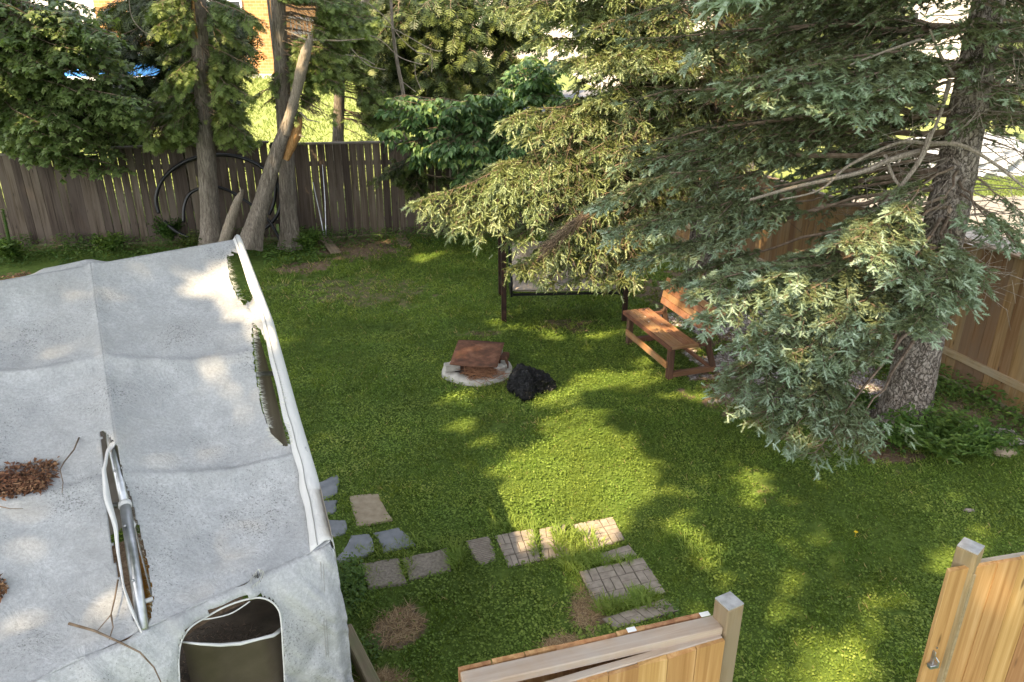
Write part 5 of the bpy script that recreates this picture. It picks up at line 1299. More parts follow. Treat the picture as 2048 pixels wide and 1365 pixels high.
def cluster(L, **k):
    for a in L: B1(*a, **{**K1, **k})
# lowest lobe, two layers hanging over the lawn
cluster([(1625, 912, 5.9, 1.25), (1705, 880, 5.95, 1.25), (1560, 880, 6.05, 1.3), (1510, 845, 6.2, 1.35)], start=.55)
cluster([(1450, 790, 6.4, 1.5), (1470, 745, 6.5, 1.6), (1530, 800, 6.3, 1.5), (1610, 800, 6.2, 1.5)], start=.55, att=-.05)
# middle lobe
cluster([(1385, 590, 6.55, 2.05), (1400, 640, 6.4, 1.95), (1450, 600, 6.5, 2.05), (1480, 690, 6.25, 1.85), (1560, 720, 6.1, 1.8), (1640, 735, 6.0, 1.8), (1730, 725, 6.0, 1.8), (1825, 655, 5.95, 2.0), (1760, 670, 6.0, 1.95), (1660, 650, 6.1, 1.95), (1560, 640, 6.25, 1.95)], start=.42)
cluster([(1540, 560, 6.4, 2.2), (1600, 590, 6.3, 2.1)], start=.6)
# right lobe, above
cluster([(1685, 490, 6.2, 2.6), (1740, 520, 6.15, 2.5), (1800, 560, 6.0, 2.4), (1860, 600, 6.0, 2.35), (1925, 610, 6.05, 2.4), (1895, 560, 6.1, 2.45)], start=.42, sec_len=.38)
cluster([(1800, 425, 6.4, 2.9), (1865, 420, 6.5, 2.9), (1960, 455, 6.5, 2.8), (2040, 500, 6.6, 2.7)], start=.5, sec_len=.32, att=-.05)
# long boughs to the left over the bench and swing
cluster([(1180, 412, 8.0, 2.95), (1215, 465, 8.1, 2.85), (1260, 530, 8.1, 2.7), (1330, 575, 7.95, 2.5), (1400, 570, 7.8, 2.5), (1300, 460, 8.0, 2.85), (1380, 500, 7.9, 2.7), (1460, 440, 7.9, 2.8)], start=.60, sec_len=.5, att=-.02)
cluster([(1230, 330, 8.3, 3.25), (1300, 350, 8.2, 3.2), (1400, 385, 8.1, 3.1), (1480, 400, 8.0, 3.0)], start=.38, sec_len=.5, sec_sp=.09, ter_sp=.036, att=-.12)
cluster([(1500, 400, 8.6, 3.0), (1560, 360, 8.8, 3.1), (1640, 420, 8.6, 2.9), (1690, 390, 8.7, 3.0), (1740, 430, 8.5, 2.9), (1650, 470, 8.4, 2.7), (1720, 500, 8.2, 2.6), (1790, 390, 8.4, 3.0), (1600, 340, 8.7, 3.2), (1700, 330, 8.5, 3.2)], start=.10, sec_len=.5, sec_sp=.11, ter_sp=.045, att=-.20)
# upper boughs
cluster([(1445, 165, 7.0, 3.85), (1520, 195, 6.85, 3.8), (1590, 215, 6.75, 3.75), (1690, 230, 6.65, 3.7), (1770, 180, 6.7, 3.85), (1640, 180, 6.8, 3.8)], start=.22, sec_len=.42, sec_sp=.085, ter_sp=.034, att=-.06)
for a in [(2060, 110, 7.6, 4.0), (2090, 230, 7.4, 3.6), (2080, 330, 7.4, 3.2), (2060, 440, 7.3, 2.9), (2010, 60, 7.2, 4.2), (1900, 90, 6.9, 4.2), (2100, 560, 7.4, 2.7), (2040, 190, 6.9, 3.7), (1990, 230, 8.8, 3.5), (2100, 160, 8.6, 3.8)]: B1(*a, bow=.16, sec_len=.42, start=.3, sec_sp=.12, ter_sp=.05, att=-.14)
for a in [(x + rng.uniform(-30, 30), y + rng.uniform(-20, 20), rng.uniform(7.6, 8.8), 4.5 - y / 260) for x in (1270, 1380, 1470, 1560, 1650, 1740) for y in (15, 90, 190, 280)]: B1(*a, bow=.12, sec_len=.6, start=.2, sec_sp=.14, ter_sp=.06, att=-.26)
for a in [(x + rng.uniform(-20, 30), y + rng.uniform(-20, 20), rng.uniform(7.0, 8.4), 4.5 - y / 240) for x in (1930, 1985, 2040, 2110) for y in (15, 70, 130, 190, 250)]: B1(*a, bow=.12, sec_len=.5, start=.25, sec_sp=.14, ter_sp=.06, att=-.2)
GAPS = [[(1690, 745), (1780, 720), (1760, 850), (1705, 800)], [(1385, 700), (1440, 720), (1430, 790), (1380, 740)], [(1855, 290), (1960, 290), (1960, 330), (1870, 520), (1835, 440)], [(1940, 280), (2048, 285), (2048, 330), (1960, 345)], [(1925, 370), (2010, 370), (1960, 450), (1920, 430)], [(1590, 375), (1635, 375), (1630, 420), (1595, 420)], [(1560, 440), (1600, 430), (1560, 530), (1505, 525)],
        [(1270, 618), (1360, 600), (1390, 690), (1340, 700)], [(1300, 570), (1370, 580), (1380, 640), (1300, 610)], [(1780, 650), (1860, 680), (1840, 850), (1760, 840)], [(1890, 640), (2048, 660), (2048, 860), (1880, 740)], [(1880, 130), (1925, 120), (1900, 260), (1870, 230)], [(1245, 600), (1400, 690), (1360, 760), (1240, 700)]]
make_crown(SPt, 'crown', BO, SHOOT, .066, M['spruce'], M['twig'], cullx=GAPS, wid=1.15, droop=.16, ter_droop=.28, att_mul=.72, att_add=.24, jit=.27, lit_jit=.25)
# upper, out of reach of the picture, coarse but real
BO = []
for k in range(26):
    h = 4.7 + k * .16; a = k * 2.4; L = 3.2 * (1 - (h - 4.4) / 5.2); BO.append(dict(base=trunk_at(Tb, lean, h), tip=trunk_at(Tb, lean, h) + [math.cos(a) * L, math.sin(a) * L, -.35 * L]))
make_crown(SPt, 'upper_crown', BO, SHOOT_LO, .22, M['spruce'], M['twig'], sec_sp=.28, ter_sp=.15, sec_len=.7)
# bare inner branches seen against the light
mb = MB()
for pp, r in [([(1850, 300), (1780, 320), (1720, 345), (1600, 372), (1500, 400)], .03), ([(1870, 215), (1800, 205), (1760, 210)], .035), ([(1860, 270), (1840, 320), (1800, 375), (1780, 395)], .03), ([(1860, 288), (1920, 290), (1985, 325), (2048, 375)], .026), ([(1770, 310), (1790, 360), (1830, 400), (1850, 410)], .018),
              ([(1905, 150), (1880, 110), (1860, 60)], .02), ([(1900, 160), (1880, 230), (1850, 300)], .022), ([(1780, 395), (1740, 430), (1700, 470)], .016), ([(1840, 80), (1780, 100), (1700, 130)], .016), ([(1860, 290), (1800, 285), (1700, 330), (1640, 380), (1560, 400)], .018)]:
    n = len(pp); Ds = np.linspace(7.35, 7.0, n); mb.tube(smooth_pts([P(x, y, D) for (x, y), D in zip(pp, Ds)]), np.linspace(r, r * .4, (n - 1) * 6 + 1), 6)
for _ in range(220):
    h = rng.uniform(1.7, 4.3); a = rng.uniform(0, 6.283); b = trunk_at(Tb, lean, h) + np.array([math.cos(a) * .2, math.sin(a) * .2, 0]); L = rng.uniform(.25, 1.1)
    d = nrm(np.array([math.cos(a), math.sin(a), rng.uniform(-.5, .25)])); e = b + d * L; mb.tube([b, b + d * L * .5 + rng.normal(size=3) * .04, e + rng.normal(size=3) * .08], [.006, .004, .002], 4, cap=False)
    for _ in range(3):
        f = rng.uniform(.3, 1); q = b + d * L * f; mb.tube([q, q + nrm(d + rng.normal(size=3) * .9) * rng.uniform(.1, .35)], [.003, .0015], 3, cap=False)
mb.obj('bare_branches', M['deadwood'], SPt)

# ---- rear spruce with sun-yellowed boughs over the swing
T2 = np.array([3.0, 11.9, 0.0]); lean2 = np.array([[0, 0, -.1], [0, 0, 2], [0, 0, 5], [0, 0, 8]])
SP2 = thing('olive_spruce', T2, 'second spruce behind the swing with sunlit yellow-green boughs reaching left', 'tree', 'spruces on the right')
trunk_mesh('trunk', T2 + lean2, [.42, .36, .25, .1], M['bark_spruce'], SP2, sides=32, sub=14, flare=.3)
BO = []
def B2(x, y, D, hb, **k): BO.append(dict(base=trunk_at(T2, lean2, hb), tip=P(x, y, D), **k))
for a in [(842, 400, 9.7, 2.7), (870, 425, 9.8, 2.65), (905, 440, 9.7, 2.6), (950, 455, 9.7, 2.5), (990, 330, 10.2, 2.9), (1000, 380, 9.9, 2.8), (1035, 345, 10.1, 2.9), (1060, 400, 9.9, 2.7)]: B2(*a, bow=.15, sec_len=.62, start=.42, sec_sp=.09, ter_sp=.040)
for a in [(1010, 545, 9.8, 2.2), (1045, 560, 9.8, 2.2), (1100, 575, 9.9, 2.15), (1150, 570, 10.0, 2.15), (1205, 592, 9.9, 2.1), (1240, 560, 10.0, 2.1), (1010, 490, 9.9, 2.4), (1090, 500, 9.9, 2.4), (1180, 510, 10.0, 2.3), (1130, 450, 10.0, 2.6)]: B2(*a, bow=.22, sec_len=.5, start=.35, sec_sp=.09, ter_sp=.042)
for a in [(1010, 240, 10.3, 3.1), (1060, 270, 10.2, 3.0), (1140, 250, 10.3, 3.15), (1180, 300, 10.1, 3.1), (1150, 120, 10.4, 3.7), (1170, 120, 10.4, 3.7), (1235, 110, 10.3, 3.7), (985, 15, 10.6, 4.1), (1040, 30, 10.5, 4.1), (1075, 75, 10.5, 3.9), (1200, 200, 10.3, 3.4), (1290, 130, 10.2, 3.7)]: B2(*a, bow=.15, sec_len=.62, start=.25, sec_sp=.095, ter_sp=.044)
for x in (1050, 1120, 1180, 1240, 1300, 1360, 1420, 1480, 1540, 1600, 1660, 1720, 1780, 1840):
    for y in (0, 55, 110, 170, 230, 290, 350, 410):
        if (x > 1500 and y > 320) or (x < 1150 and (y > 300 or 30 < y < 230)): continue
        B2(x + rng.uniform(-35, 35), y + rng.uniform(-30, 30), rng.uniform(10.2, 11.4), max(1.8, 4.6 - y / 190), bow=.12, sec_len=.65, start=.3, sec_sp=.16, ter_sp=.072, att=-.16)
G2 = [[(1590, 375), (1635, 375), (1630, 420), (1595, 420)], [(1560, 440), (1600, 430), (1560, 530), (1505, 525)], [(1012, 540), (1060, 562), (1100, 580), (1150, 568), (1215, 584), (1240, 596), (1240, 700), (1000, 680)], [(1245, 570), (1400, 600), (1400, 760), (1240, 700)], [(985, 468), (1012, 478), (1012, 640), (985, 600)]]
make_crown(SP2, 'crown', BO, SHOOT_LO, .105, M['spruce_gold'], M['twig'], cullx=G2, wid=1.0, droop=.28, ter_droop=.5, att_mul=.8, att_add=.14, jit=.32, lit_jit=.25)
BO = []
for k in range(20):
    h = 5 + k * .15; a = k * 2.4; L = 3.0 * (1 - (h - 4.4) / 4.2); BO.append(dict(base=trunk_at(T2, lean2, h), tip=trunk_at(T2, lean2, h) + [math.cos(a) * L, math.sin(a) * L, -.35 * L]))
make_crown(SP2, 'upper_crown', BO, SHOOT_LO, .24, M['spruce_gold'], M['twig'], sec_sp=.3, ter_sp=.16, sec_len=.7)
# hanging dead twig brush in the lit boughs
mb = MB()
for _ in range(420):
    s = rng.random(); q0 = (1180 - 85 * s + rng.normal() * 5, 425 + 70 * s + rng.normal() * 5); q1 = (q0[0] - rng.uniform(5, 32), q0[1] + rng.uniform(3, 26)); D = 8.9 + rng.normal() * .05
    mb.tube([P(*q0, D), P(*q1, D)], [.004, .0015], 3, cap=False, att=rng.random())
for _ in range(380):
    x, y = rng.uniform(1060, 1290), rng.uniform(230, 560); D = rng.uniform(9.6, 10.4); mb.tube([P(x, y, D), P(x + rng.normal() * 14, y + abs(rng.normal()) * 20, D)], [.004, .0015], 3, cap=False, att=rng.random())
for _ in range(900):
    x, y = rng.uniform(1250, 1850), rng.uniform(0, 470); D = rng.uniform(8.2, 10.2)
    if any(inpoly(np.array([[x, y]]), g)[0] for g in GAPS): continue
    mb.tube([P(x, y, D), P(x + rng.normal() * 22, y + rng.normal() * 16, D)], [.004, .0015], 3, cap=False, att=rng.random() * .6)
mb.obj('dead_twigs', M['deadneedle'], SP2)

# ---- cedars by and behind the back fence
def pts_px(L): return [P(x, y, D) for x, y, D in L], [w for w in ()]
def px_trunk(name_, L, mat, parent, **k):
    pts = [P(x, y, D) for x, y, w, D in L]; dm = [w * ((D * CP + (CAM_H - p[2]) * SP)) / FPX for (x, y, w, D), p in zip(L, pts)]
    return trunk_mesh(name_, pts, dm, mat, parent, **k)
def region(tree_base_fn, rects, n, Dr, hb_add=.5, **k):
    out = []
    for (x0, y0, x1, y1, cnt) in rects:
        for _ in range(cnt):
            tip = P(rng.uniform(x0, x1), rng.uniform(y0, y1), rng.uniform(*Dr)); b = tree_base_fn(tip[2] + hb_add); out.append(dict(base=b, tip=tip, **k))
    return out
TC1 = thing('cedar_tree', P(420, 492, 14.4), 'cedar with a straight pale trunk in front of the left back fence', 'tree', 'cedars along the back fence')
L1 = [(427, 500, 44, 14.35), (420, 420, 36, 14.4), (412, 300, 35, 14.4), (404, 150, 32, 14.4), (396, 0, 29, 14.4), (385, -200, 26, 14.4), (375, -420, 16, 14.4)]
px_trunk('trunk', L1, M['bark_cedar'], TC1, sides=36, sub=16, rough=.08, flare=.35)
px_trunk('sunlit_edge', [(386, 0, 5, 14.28), (387, 30, 7, 14.27), (391, 60, 7, 14.27), (396, 80, 3, 14.28)], M['split_and_sunlit'], TC1, sides=10, sub=4)  # orange strip paints the sunlight along the trunk's left edge
c1p = np.array([P(x, y, D) for x, y, w, D in L1]); f1 = lambda z: np.array([np.interp(z, c1p[:, 2], c1p[:, 0]), 14.4, z])
BO = region(f1, [(280, 150, 500, 280, 22), (370, 200, 500, 285, 14), (250, 190, 400, 300, 14), (400, 0, 510, 150, 16), (300, 0, 400, 150, 10), (460, 255, 520, 278, 3)], 0, (13.6, 15.2), .35, bow=.12, sec_len=.45, start=.2)
make_crown(TC1, 'crown', BO, CEDAR, .125, M['cedar'], M['twig'], cullx=[[(382, 0), (416, 0), (424, 150), (436, 330), (440, 500), (398, 500), (390, 150)]], sec_sp=.09, ter_sp=.045, ter_droop=.7, droop=.4, att_mul=.8, att_add=.15, lit_jit=.4)
# cedar beyond the fence, dark, behind
TC2 = thing('cedar_tree', P(378, 300, 16.4) * [1, 1, 0], 'dark cedar standing beyond the fence directly behind the straight pale trunk', 'tree', 'cedars along the back fence')
L2 = [(380, 420, 26, 16.4), (378, 150, 24, 16.4), (375, 0, 22, 16.4), (372, -300, 14, 16.4)]
px_trunk('trunk', L2, M['bark_cedar'], TC2, sides=24, sub=8)
f2 = lambda z: np.array([P(378, 100, 16.4)[0], 16.4, z])
BO = region(f2, [(170, 0, 520, 110, 44), (180, 100, 500, 190, 30), (120, 180, 490, 290, 46)], 0, (15.9, 17.5), .4, bow=.1, sec_len=.65, start=.15)
make_crown(TC2, 'crown', BO, CEDAR_LO, .22, M['cedar_dark'], M['twig'], cullx=(), sec_sp=.16, ter_sp=.09, ter_droop=.8, droop=.5, att_mul=.7, att_add=.2, lit_jit=.5)
# broken leaning trunk
TB = thing('broken_tree', P(500, 480, 13.9), 'leaning dead trunk with broken splintered top crossing in front of the right fence run', 'tree')
px_trunk('trunk', [(500, 492, 42, 13.9), (522, 410, 32, 13.95), (552, 310, 28, 14.0), (576, 245, 23, 14.0), (590, 205, 17, 14.0)], M['bark_cedar'], TB, sides=32, sub=14, rough=.10, flare=.2)
px_trunk('dead_top', [(570, 268, 22, 13.99), (590, 195, 19, 13.99), (603, 140, 22, 14.0), (612, 105, 21, 14.0), (622, 76, 11, 14.0)], M['deadwood'], TB, sides=20, sub=8, rough=.22, jag=True)
px_trunk('split_wood', [(572, 320, 12, 14.05), (590, 270, 26, 14.1), (600, 240, 10, 14.1)], M['split_and_sunlit'], TB, sides=14, sub=6, rough=.25, jag=True)
for pp in ([(612, 80), (590, 70), (570, 60)], [(600, 225), (615, 240), (640, 245)], [(625, 80), (680, 82), (730, 78)], [(598, 270), (610, 275)]):
    mb = MB(); mb.tube([P(x, y, 13.95) for x, y in pp], np.linspace(.02, .006, len(pp)), 5); mb.obj('twig', M['deadwood'], TB)
TS = thing('tree_stump', P(455, 485, 14.0), 'thin broken stump pointing up right, between the pale trunk and the leaning trunk', 'stump')
px_trunk('stub', [(447, 492, 24, 14.0), (462, 440, 20, 14.0), (474, 405, 17, 14.0), (484, 384, 8, 14.0)], M['deadwood'], TS, sides=18, sub=6, rough=.2, jag=True)
# second straight trunk
TC3 = thing('cedar_tree', P(582, 490, 14.6), 'cedar with slim grey trunk right behind the leaning broken trunk', 'tree', 'cedars along the back fence')
L3 = [(582, 496, 38, 14.6), (577, 420, 32, 14.6), (572, 300, 31, 14.6), (565, 170, 30, 14.6), (556, 0, 28, 14.6), (546, -250, 20, 14.6), (540, -420, 10, 14.6)]
px_trunk('trunk', L3, M['bark_cedar'], TC3, sides=32, sub=14, rough=.08, flare=.3)
f3 = lambda z: np.array([P(566, 200, 14.6)[0], 14.6, z])
BO = region(f3, [(580, 90, 690, 180, 18), (600, 150, 670, 240, 14), (595, 200, 640, 262, 8), (640, 60, 700, 190, 12), (510, 150, 550, 215, 4), (640, 0, 760, 60, 12)], 0, (14.0, 15.3), .25, bow=.1, sec_len=.35, start=.1)
make_crown(TC3, 'crown', BO, CEDAR, .125, M['cedar'], M['twig'], cullx=[[(552, 0), (572, 0), (600, 330), (590, 500), (570, 500)], [(575, 200), (622, 70), (632, 70), (612, 160), (600, 230)]], sec_sp=.08, ter_sp=.055, ter_droop=.7, droop=.4, att_mul=.8, att_add=.15, lit_jit=.4)
# trunk beyond the fence and its bare leaning limb
TC4 = thing('cedar_tree', P(677, 300, 17.4) * [1, 1, 0], 'cedar trunk rising beyond the fence beside the bright lawn, right of the broken top', 'tree', 'cedars along the back fence')
px_trunk('trunk', [(674, 400, 26, 17.4), (676, 280, 23, 17.4), (680, 150, 20, 17.4), (684, 60, 18, 17.4), (686, -100, 14, 17.4)], M['bark_cedar'], TC4, sides=24, sub=8, flare=0)
px_trunk('limb', [(690, 78, 14, 17.2), (704, 45, 15, 17.1), (722, 18, 15, 17.0), (745, -25, 13, 16.9)], M['deadwood'], TC4, sides=16, sub=6)
f4 = lambda z: np.array([P(680, 150, 17.4)[0], 17.4, z])
BO = region(f4, [(640, 0, 760, 90, 22), (695, 60, 760, 160, 14), (715, 150, 790, 280, 20)], 0, (16.8, 18), .2, bow=.1, sec_len=.4, start=.1)
make_crown(TC4, 'crown', BO, CEDAR_LO, .17, M['cedar'], M['twig'], cullx=(), sec_sp=.13, ter_sp=.08, ter_droop=.8, droop=.4, att_mul=.8, att_add=.15, lit_jit=.5)
# dark cedars behind the shrub
labs = ['dark cedar behind the bare arching twigs, left of the leafy shrub', 'tall dark cedar above the middle of the leafy shrub', 'dark cedar between the leafy shrub and the spruce boughs']
for i, (cx, D, rects) in enumerate([(800, 19.2, [(715, 0, 830, 110, 20), (735, 90, 830, 240, 22)]), (900, 18.6, [(820, 0, 960, 90, 28), (820, 80, 960, 230, 28)]), (1010, 19.4, [(940, 0, 1100, 80, 24), (950, 70, 1080, 200, 22)])]):
    T = thing('cedar_tree', P(cx, 200, D) * [1, 1, 0], labs[i], 'tree', 'dark cedars beyond the fence')
    px_trunk('trunk', [(cx, 420, 22, D), (cx, 200, 20, D), (cx + 2, 0, 18, D), (cx, -200, 10, D)], M['bark_cedar'], T, sides=16, sub=6)
    ff = lambda z, cx=cx, D=D: np.array([P(cx, 100, D)[0], D, z])
    BO = region(ff, rects, 0, (D - 1, D + 1), .4, bow=.1, sec_len=.6, start=.05)
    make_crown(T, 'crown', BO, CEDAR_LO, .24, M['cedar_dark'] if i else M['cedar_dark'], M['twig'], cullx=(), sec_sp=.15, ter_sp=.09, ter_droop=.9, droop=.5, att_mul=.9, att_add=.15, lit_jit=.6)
for i, (cx, D, rects, lab) in enumerate([(1300, 22.0, [(1180, 0, 1400, 130, 30), (1200, 100, 1380, 230, 16)], 'dark cedar far behind the yellow-green spruce boughs'), (1500, 23.0, [(1400, 0, 1620, 130, 30), (1400, 110, 1600, 260, 22)], 'dark cedar beyond the corner where the two fences meet'), (1720, 24.0, [(1620, 0, 1820, 130, 26), (1620, 120, 1800, 280, 22)], 'dark cedar beyond the driveway just left of the thick spruce trunk'), (2000, 27.0, [(1930, 0, 2070, 110, 16), (1950, 110, 2060, 220, 8)], 'dark cedar beyond the white tarp heap at the upper right corner')]):
    T = thing('cedar_tree', P(cx, 200, D) * [1, 1, 0], lab, 'tree', 'dark cedars beyond the fence')
    px_trunk('trunk', [(cx, 400, 20, D), (cx, 200, 18, D), (cx + 2, 0, 16, D), (cx, -200, 8, D)], M['bark_cedar'], T, sides=12, sub=4)
    ff = lambda z, cx=cx, D=D: np.array([P(cx, 100, D)[0], D, z])
    BO = region(ff, rects, 0, (D - 1, D + 1), .4, bow=.1, sec_len=.8, start=.05)
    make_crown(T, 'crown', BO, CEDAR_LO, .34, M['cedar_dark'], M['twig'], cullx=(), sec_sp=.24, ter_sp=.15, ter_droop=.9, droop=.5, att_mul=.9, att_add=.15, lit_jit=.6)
# arching bare twigs
TW = thing('sapling', P(800, 300, 15.8) * [1, 1, 0], 'thin bare sapling with arching pale twigs above the leafy shrub', 'sapling')
px_trunk('stem', [(812, 330, 8, 15.8), (808, 190, 8, 15.8), (795, 130, 7, 15.8), (785, 60, 6, 15.8), (780, -40, 5, 15.8)], M['bark_cedar'], TW, sides=8, sub=6)
mb = MB()
for pp in ([(735, 5), (775, 40), (800, 75), (835, 105), (862, 112), (863, 145)], [(705, 60), (760, 80), (800, 115), (845, 130)], [(700, 30), (730, 50), (780, 55), (860, 98), (885, 102)], [(830, 130), (832, 155), (845, 185)], [(800, 160), (832, 185)], [(700, 95), (735, 130), (770, 140)], [(690, 110), (720, 115), (750, 130)], [(258, 0), (262, 30), (275, 52), (295, 68), (330, 75)], [(1, 0), (2, 1)]):
    if pp[0][0] < 2: continue
    mb.tube(smooth_pts([P(x, y, 15.7 if x > 500 else 14.0) for x, y in pp], 5), .009, 5)
mb.obj('twigs', M['deadwood'], TW)['kind'] = 'stuff'
# ---- maple at the left
TM = thing('maple_tree', P(-70, 300, 15.6) * [1, 1, 0], 'broad-leaved maple filling the upper left corner over the fence', 'tree')
LM = [(-70, 480, 40, 15.6), (-72, 300, 38, 15.6), (-75, 100, 34, 15.6), (-78, -50, 28, 15.6), (-80, -300, 18, 15.6)]
px_trunk('trunk', LM, M['bark_cedar'], TM, sides=20, sub=8)
fm = lambda z: np.array([P(-75, 150, 15.6)[0], 15.6, z])
BO = region(fm, [(-40, 60, 140, 180, 22), (-40, 170, 170, 290, 26), (40, 230, 250, 300, 18), (110, 70, 280, 240, 24), (-60, 0, 60, 60, 8), (60, 20, 230, 100, 12), (0, 250, 160, 315, 10), (190, 290, 250, 350, 3), (250, 180, 330, 280, 8)], 0, (13.0, 15.0), .4, bow=.1, sec_len=.6, start=.3)
make_crown(TM, 'crown', BO, MAPLE, .095, M['maple'], M['twig'], cullx=[[(388, 0), (412, 0), (432, 330), (440, 500), (400, 500)]], sec_sp=.12, ter_sp=.06, ter_droop=.5, droop=.25, att_mul=.7, att_add=.2, wid=1.1, lit_jit=.5)
# ---- leafy shrub (big pointed leaves)
TD = thing('leafy_shrub', P(980, 330, 15.4) * [1, 1, 0], 'bright green shrub with large pointed leaves arching over the back fence', 'shrub')
sb = MB(); dz = P(985, 300, 15.6)
for k in range(4): sb.tube([[dz[0] + .1 * k, 16.0, 0], [dz[0] - .1 * k, 15.8, 1.2], [dz[0] - .3 * k, 15.5, 2.0]], [.04, .035, .02], 6)
sb.obj('stems', M['twig'], TD)
fd_ = lambda z: np.array([dz[0] + rng.normal() * .3, 15.7, min(z, 2.2)])
BO = region(fd_, [(765, 205, 870, 300, 16), (820, 220, 980, 310, 24), (820, 290, 980, 345, 16), (950, 170, 1090, 270, 24), (1050, 100, 1140, 210, 26), (890, 320, 1010, 375, 12), (1000, 250, 1090, 320, 14), (760, 190, 1000, 235, 16)], 0, (13.7, 15.0), .3, bow=.25, sec_len=.42, start=.35)
make_crown(TD, 'crown', BO, LEAF, .15, M['dogwood'], M['twig'], cullx=[[(1020, 205), (1100, 200), (1110, 222), (1040, 226)]], sec_sp=.14, ter_sp=.085, ter_droop=1.1, droop=.25, att_mul=.6, att_add=.25, wid=1.0, lit_jit=.5)
# dark climbing clump hanging on the fence under the shrub
TV = thing('dark_bush', P(820, 340, 14.9) * [1, 1, 0], 'dark shaded bush hanging over the fence below the leafy shrub', 'bush')
fv = lambda z: np.array([P(830, 330, 15.2)[0], 15.2, z]); BO = region(fv, [(745, 290, 850, 360, 7), (770, 330, 840, 385, 4), (900, 300, 960, 390, 3)], 0, (14.6, 15.2), .1, bow=.1, sec_len=.4, start=.05)
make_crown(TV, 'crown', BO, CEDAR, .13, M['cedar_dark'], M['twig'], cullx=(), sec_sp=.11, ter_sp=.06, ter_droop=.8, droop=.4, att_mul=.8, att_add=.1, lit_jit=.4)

# ------------------------------------------------------------------ weeds, ferns, ground plants
def plant(name, c, n, h, r, proto, size, m, lab, cat, group=None, tall=.6, att0=.35, parent_stem=True):
    mb = MB(); st = MB(); c = np.array(c, float); c[2] = float(ground_z(c[0], c[1]))
    for _ in range(n):
        a = rng.random() * 6.283; L = rng.uniform(.5, 1); d = np.array([math.cos(a) * r * L, math.sin(a) * r * L, h * (1.05 - tall * L * .6) * rng.uniform(.6, 1)])
        pts = np.array([c + [0, 0, 0], c + d * [.35, .35, .65], c + d]); st.tube(pts, [.005, .004, .002], 3, cap=False)
        m_ = max(4, int(np.linalg.norm(d) / (size * .38))); s = (.3 + .7 * np.arange(m_) / m_)[:, None]
        p = (1 - s) ** 2 * pts[0] + 2 * s * (1 - s) * pts[1] + s ** 2 * pts[2]; 
        for sg in (-1, 1):
            sd = np.array([-math.sin(a), math.cos(a), 0]) * sg; q = nrm(nrm(d) * .5 + sd + [0, 0, .0] + rng.normal(size=(m_, 3)) * .3)
            mb.inst(proto, p, q, nrm(np.array([0, 0, 1.0]) + rng.normal(size=(m_, 3)) * .3), size * (.6 + .6 * rng.random(m_)) * (1.15 - .6 * s[:, 0]), np.clip(att0 + .5 * rng.random(m_) + .2 * s[:, 0], 0, 1))
    T = thing(name, c, lab, cat, group); st.obj('stems', M['weed'], T); mb.obj('leaves', m, T); return T
plant('fern_clump', G(1860, 905), 70, .55, .62, LEAF, .10, M['weed'], 'largest green jagged-leaved plant clump at the foot of the blue spruce trunk', 'plant', 'clumps round the spruce trunk')
plant('fern_clump', G(1935, 900), 50, .4, .5, LEAF, .09, M['weed'], 'green leafy clump right of the largest clump by the spruce trunk', 'plant', 'clumps round the spruce trunk')
plant('fern_clump', G(1795, 895), 14, .35, .22, LEAF, .10, M['weed'], 'small star-shaped leafy plant just in front of the spruce trunk base', 'plant', 'clumps round the spruce trunk')
plant('fern_clump', G(1722, 822), 26, .30, .22, LEAF, .08, M['weed'], 'round yellow-flowered plant left of the spruce trunk base', 'plant', 'clumps round the spruce trunk')
plant('mullein', G(26, 520), 22, .5, .28, LEAF, .22, M['weed'], 'tall spiky weed with a yellow-green flower spike at the left edge by the tent', 'plant')
mb = MB(); q0 = G(26, 520); q1 = q0 + [-.08, 0, .95]; q1[0] = P(15, 455, q0[1])[0]; mb.tube([q0, (q0 + q1) / 2, q1], [.02, .03, .012], 8)
cnt = 160; s = rng.random(cnt); a = rng.random(cnt) * 6.283; mb.inst(BIGLEAF, q0 + (q1 - q0) * (.4 + .6 * s)[:, None], nrm(np.c_[np.cos(a), np.sin(a), np.full(cnt, .5)]), np.tile([0, 0, 1.], (cnt, 1)), .05, .95)
mb.obj('flower_spike', M['weed'], bpy.data.objects['mullein'])
plant('shrub', G(618, 500), 60, .55, .33, LEAF, .12, M['weed'], 'bright green leafy bush right of the slim grey trunk at the fence', 'plant', 'bushes along the back fence', att0=.4)
plant('shrub', G(505, 470), 50, .6, .35, LEAF, .11, M['cedar_dark'], 'dark leafy bush between the stump and the leaning trunk', 'plant', 'bushes along the back fence')
plant('shrub', G(345, 485), 60, .7, .42, LEAF, .11, M['weed'], 'grey-green weedy bush left of the straight pale trunk', 'plant', 'bushes along the back fence', att0=.1)
plant('shrub', G(395, 505), 60, .5, .42, LEAF, .10, M['cedar_dark'], 'dark leafy weed clump hugging the base of the straight pale trunk', 'plant', 'bushes along the back fence')
plant('shrub', G(225, 500), 50, .4, .40, LEAF, .11, M['weed'], 'yellow-green bush by the back fence above the tent peak', 'plant', 'bushes along the back fence', att0=.4)
plant('shrub', G(2050, 800), 26, .3, .4, LEAF, .10, M['weed'], 'leafy weed against the right fence at the picture edge', 'plant')
mb = MB()
def weeds(cfn, cnt, size, hmax, m=None, att0=.2):
    X, Y = cfn(cnt); z = ground_z(X, Y); h = hmax * rng.random(cnt) ** 1.4; az = rng.random(cnt) * 6.283
    mb.inst(LEAF, np.c_[X, Y, z + h], nrm(np.c_[np.cos(az), np.sin(az), (rng.random(cnt) - .6) * .8]), nrm(np.c_[rng.normal(size=(cnt, 2)) * .3, np.ones(cnt)]), size * (.5 + rng.random(cnt)), np.clip(att0 + .3 * h / hmax + .4 * rng.random(cnt), 0, 1))
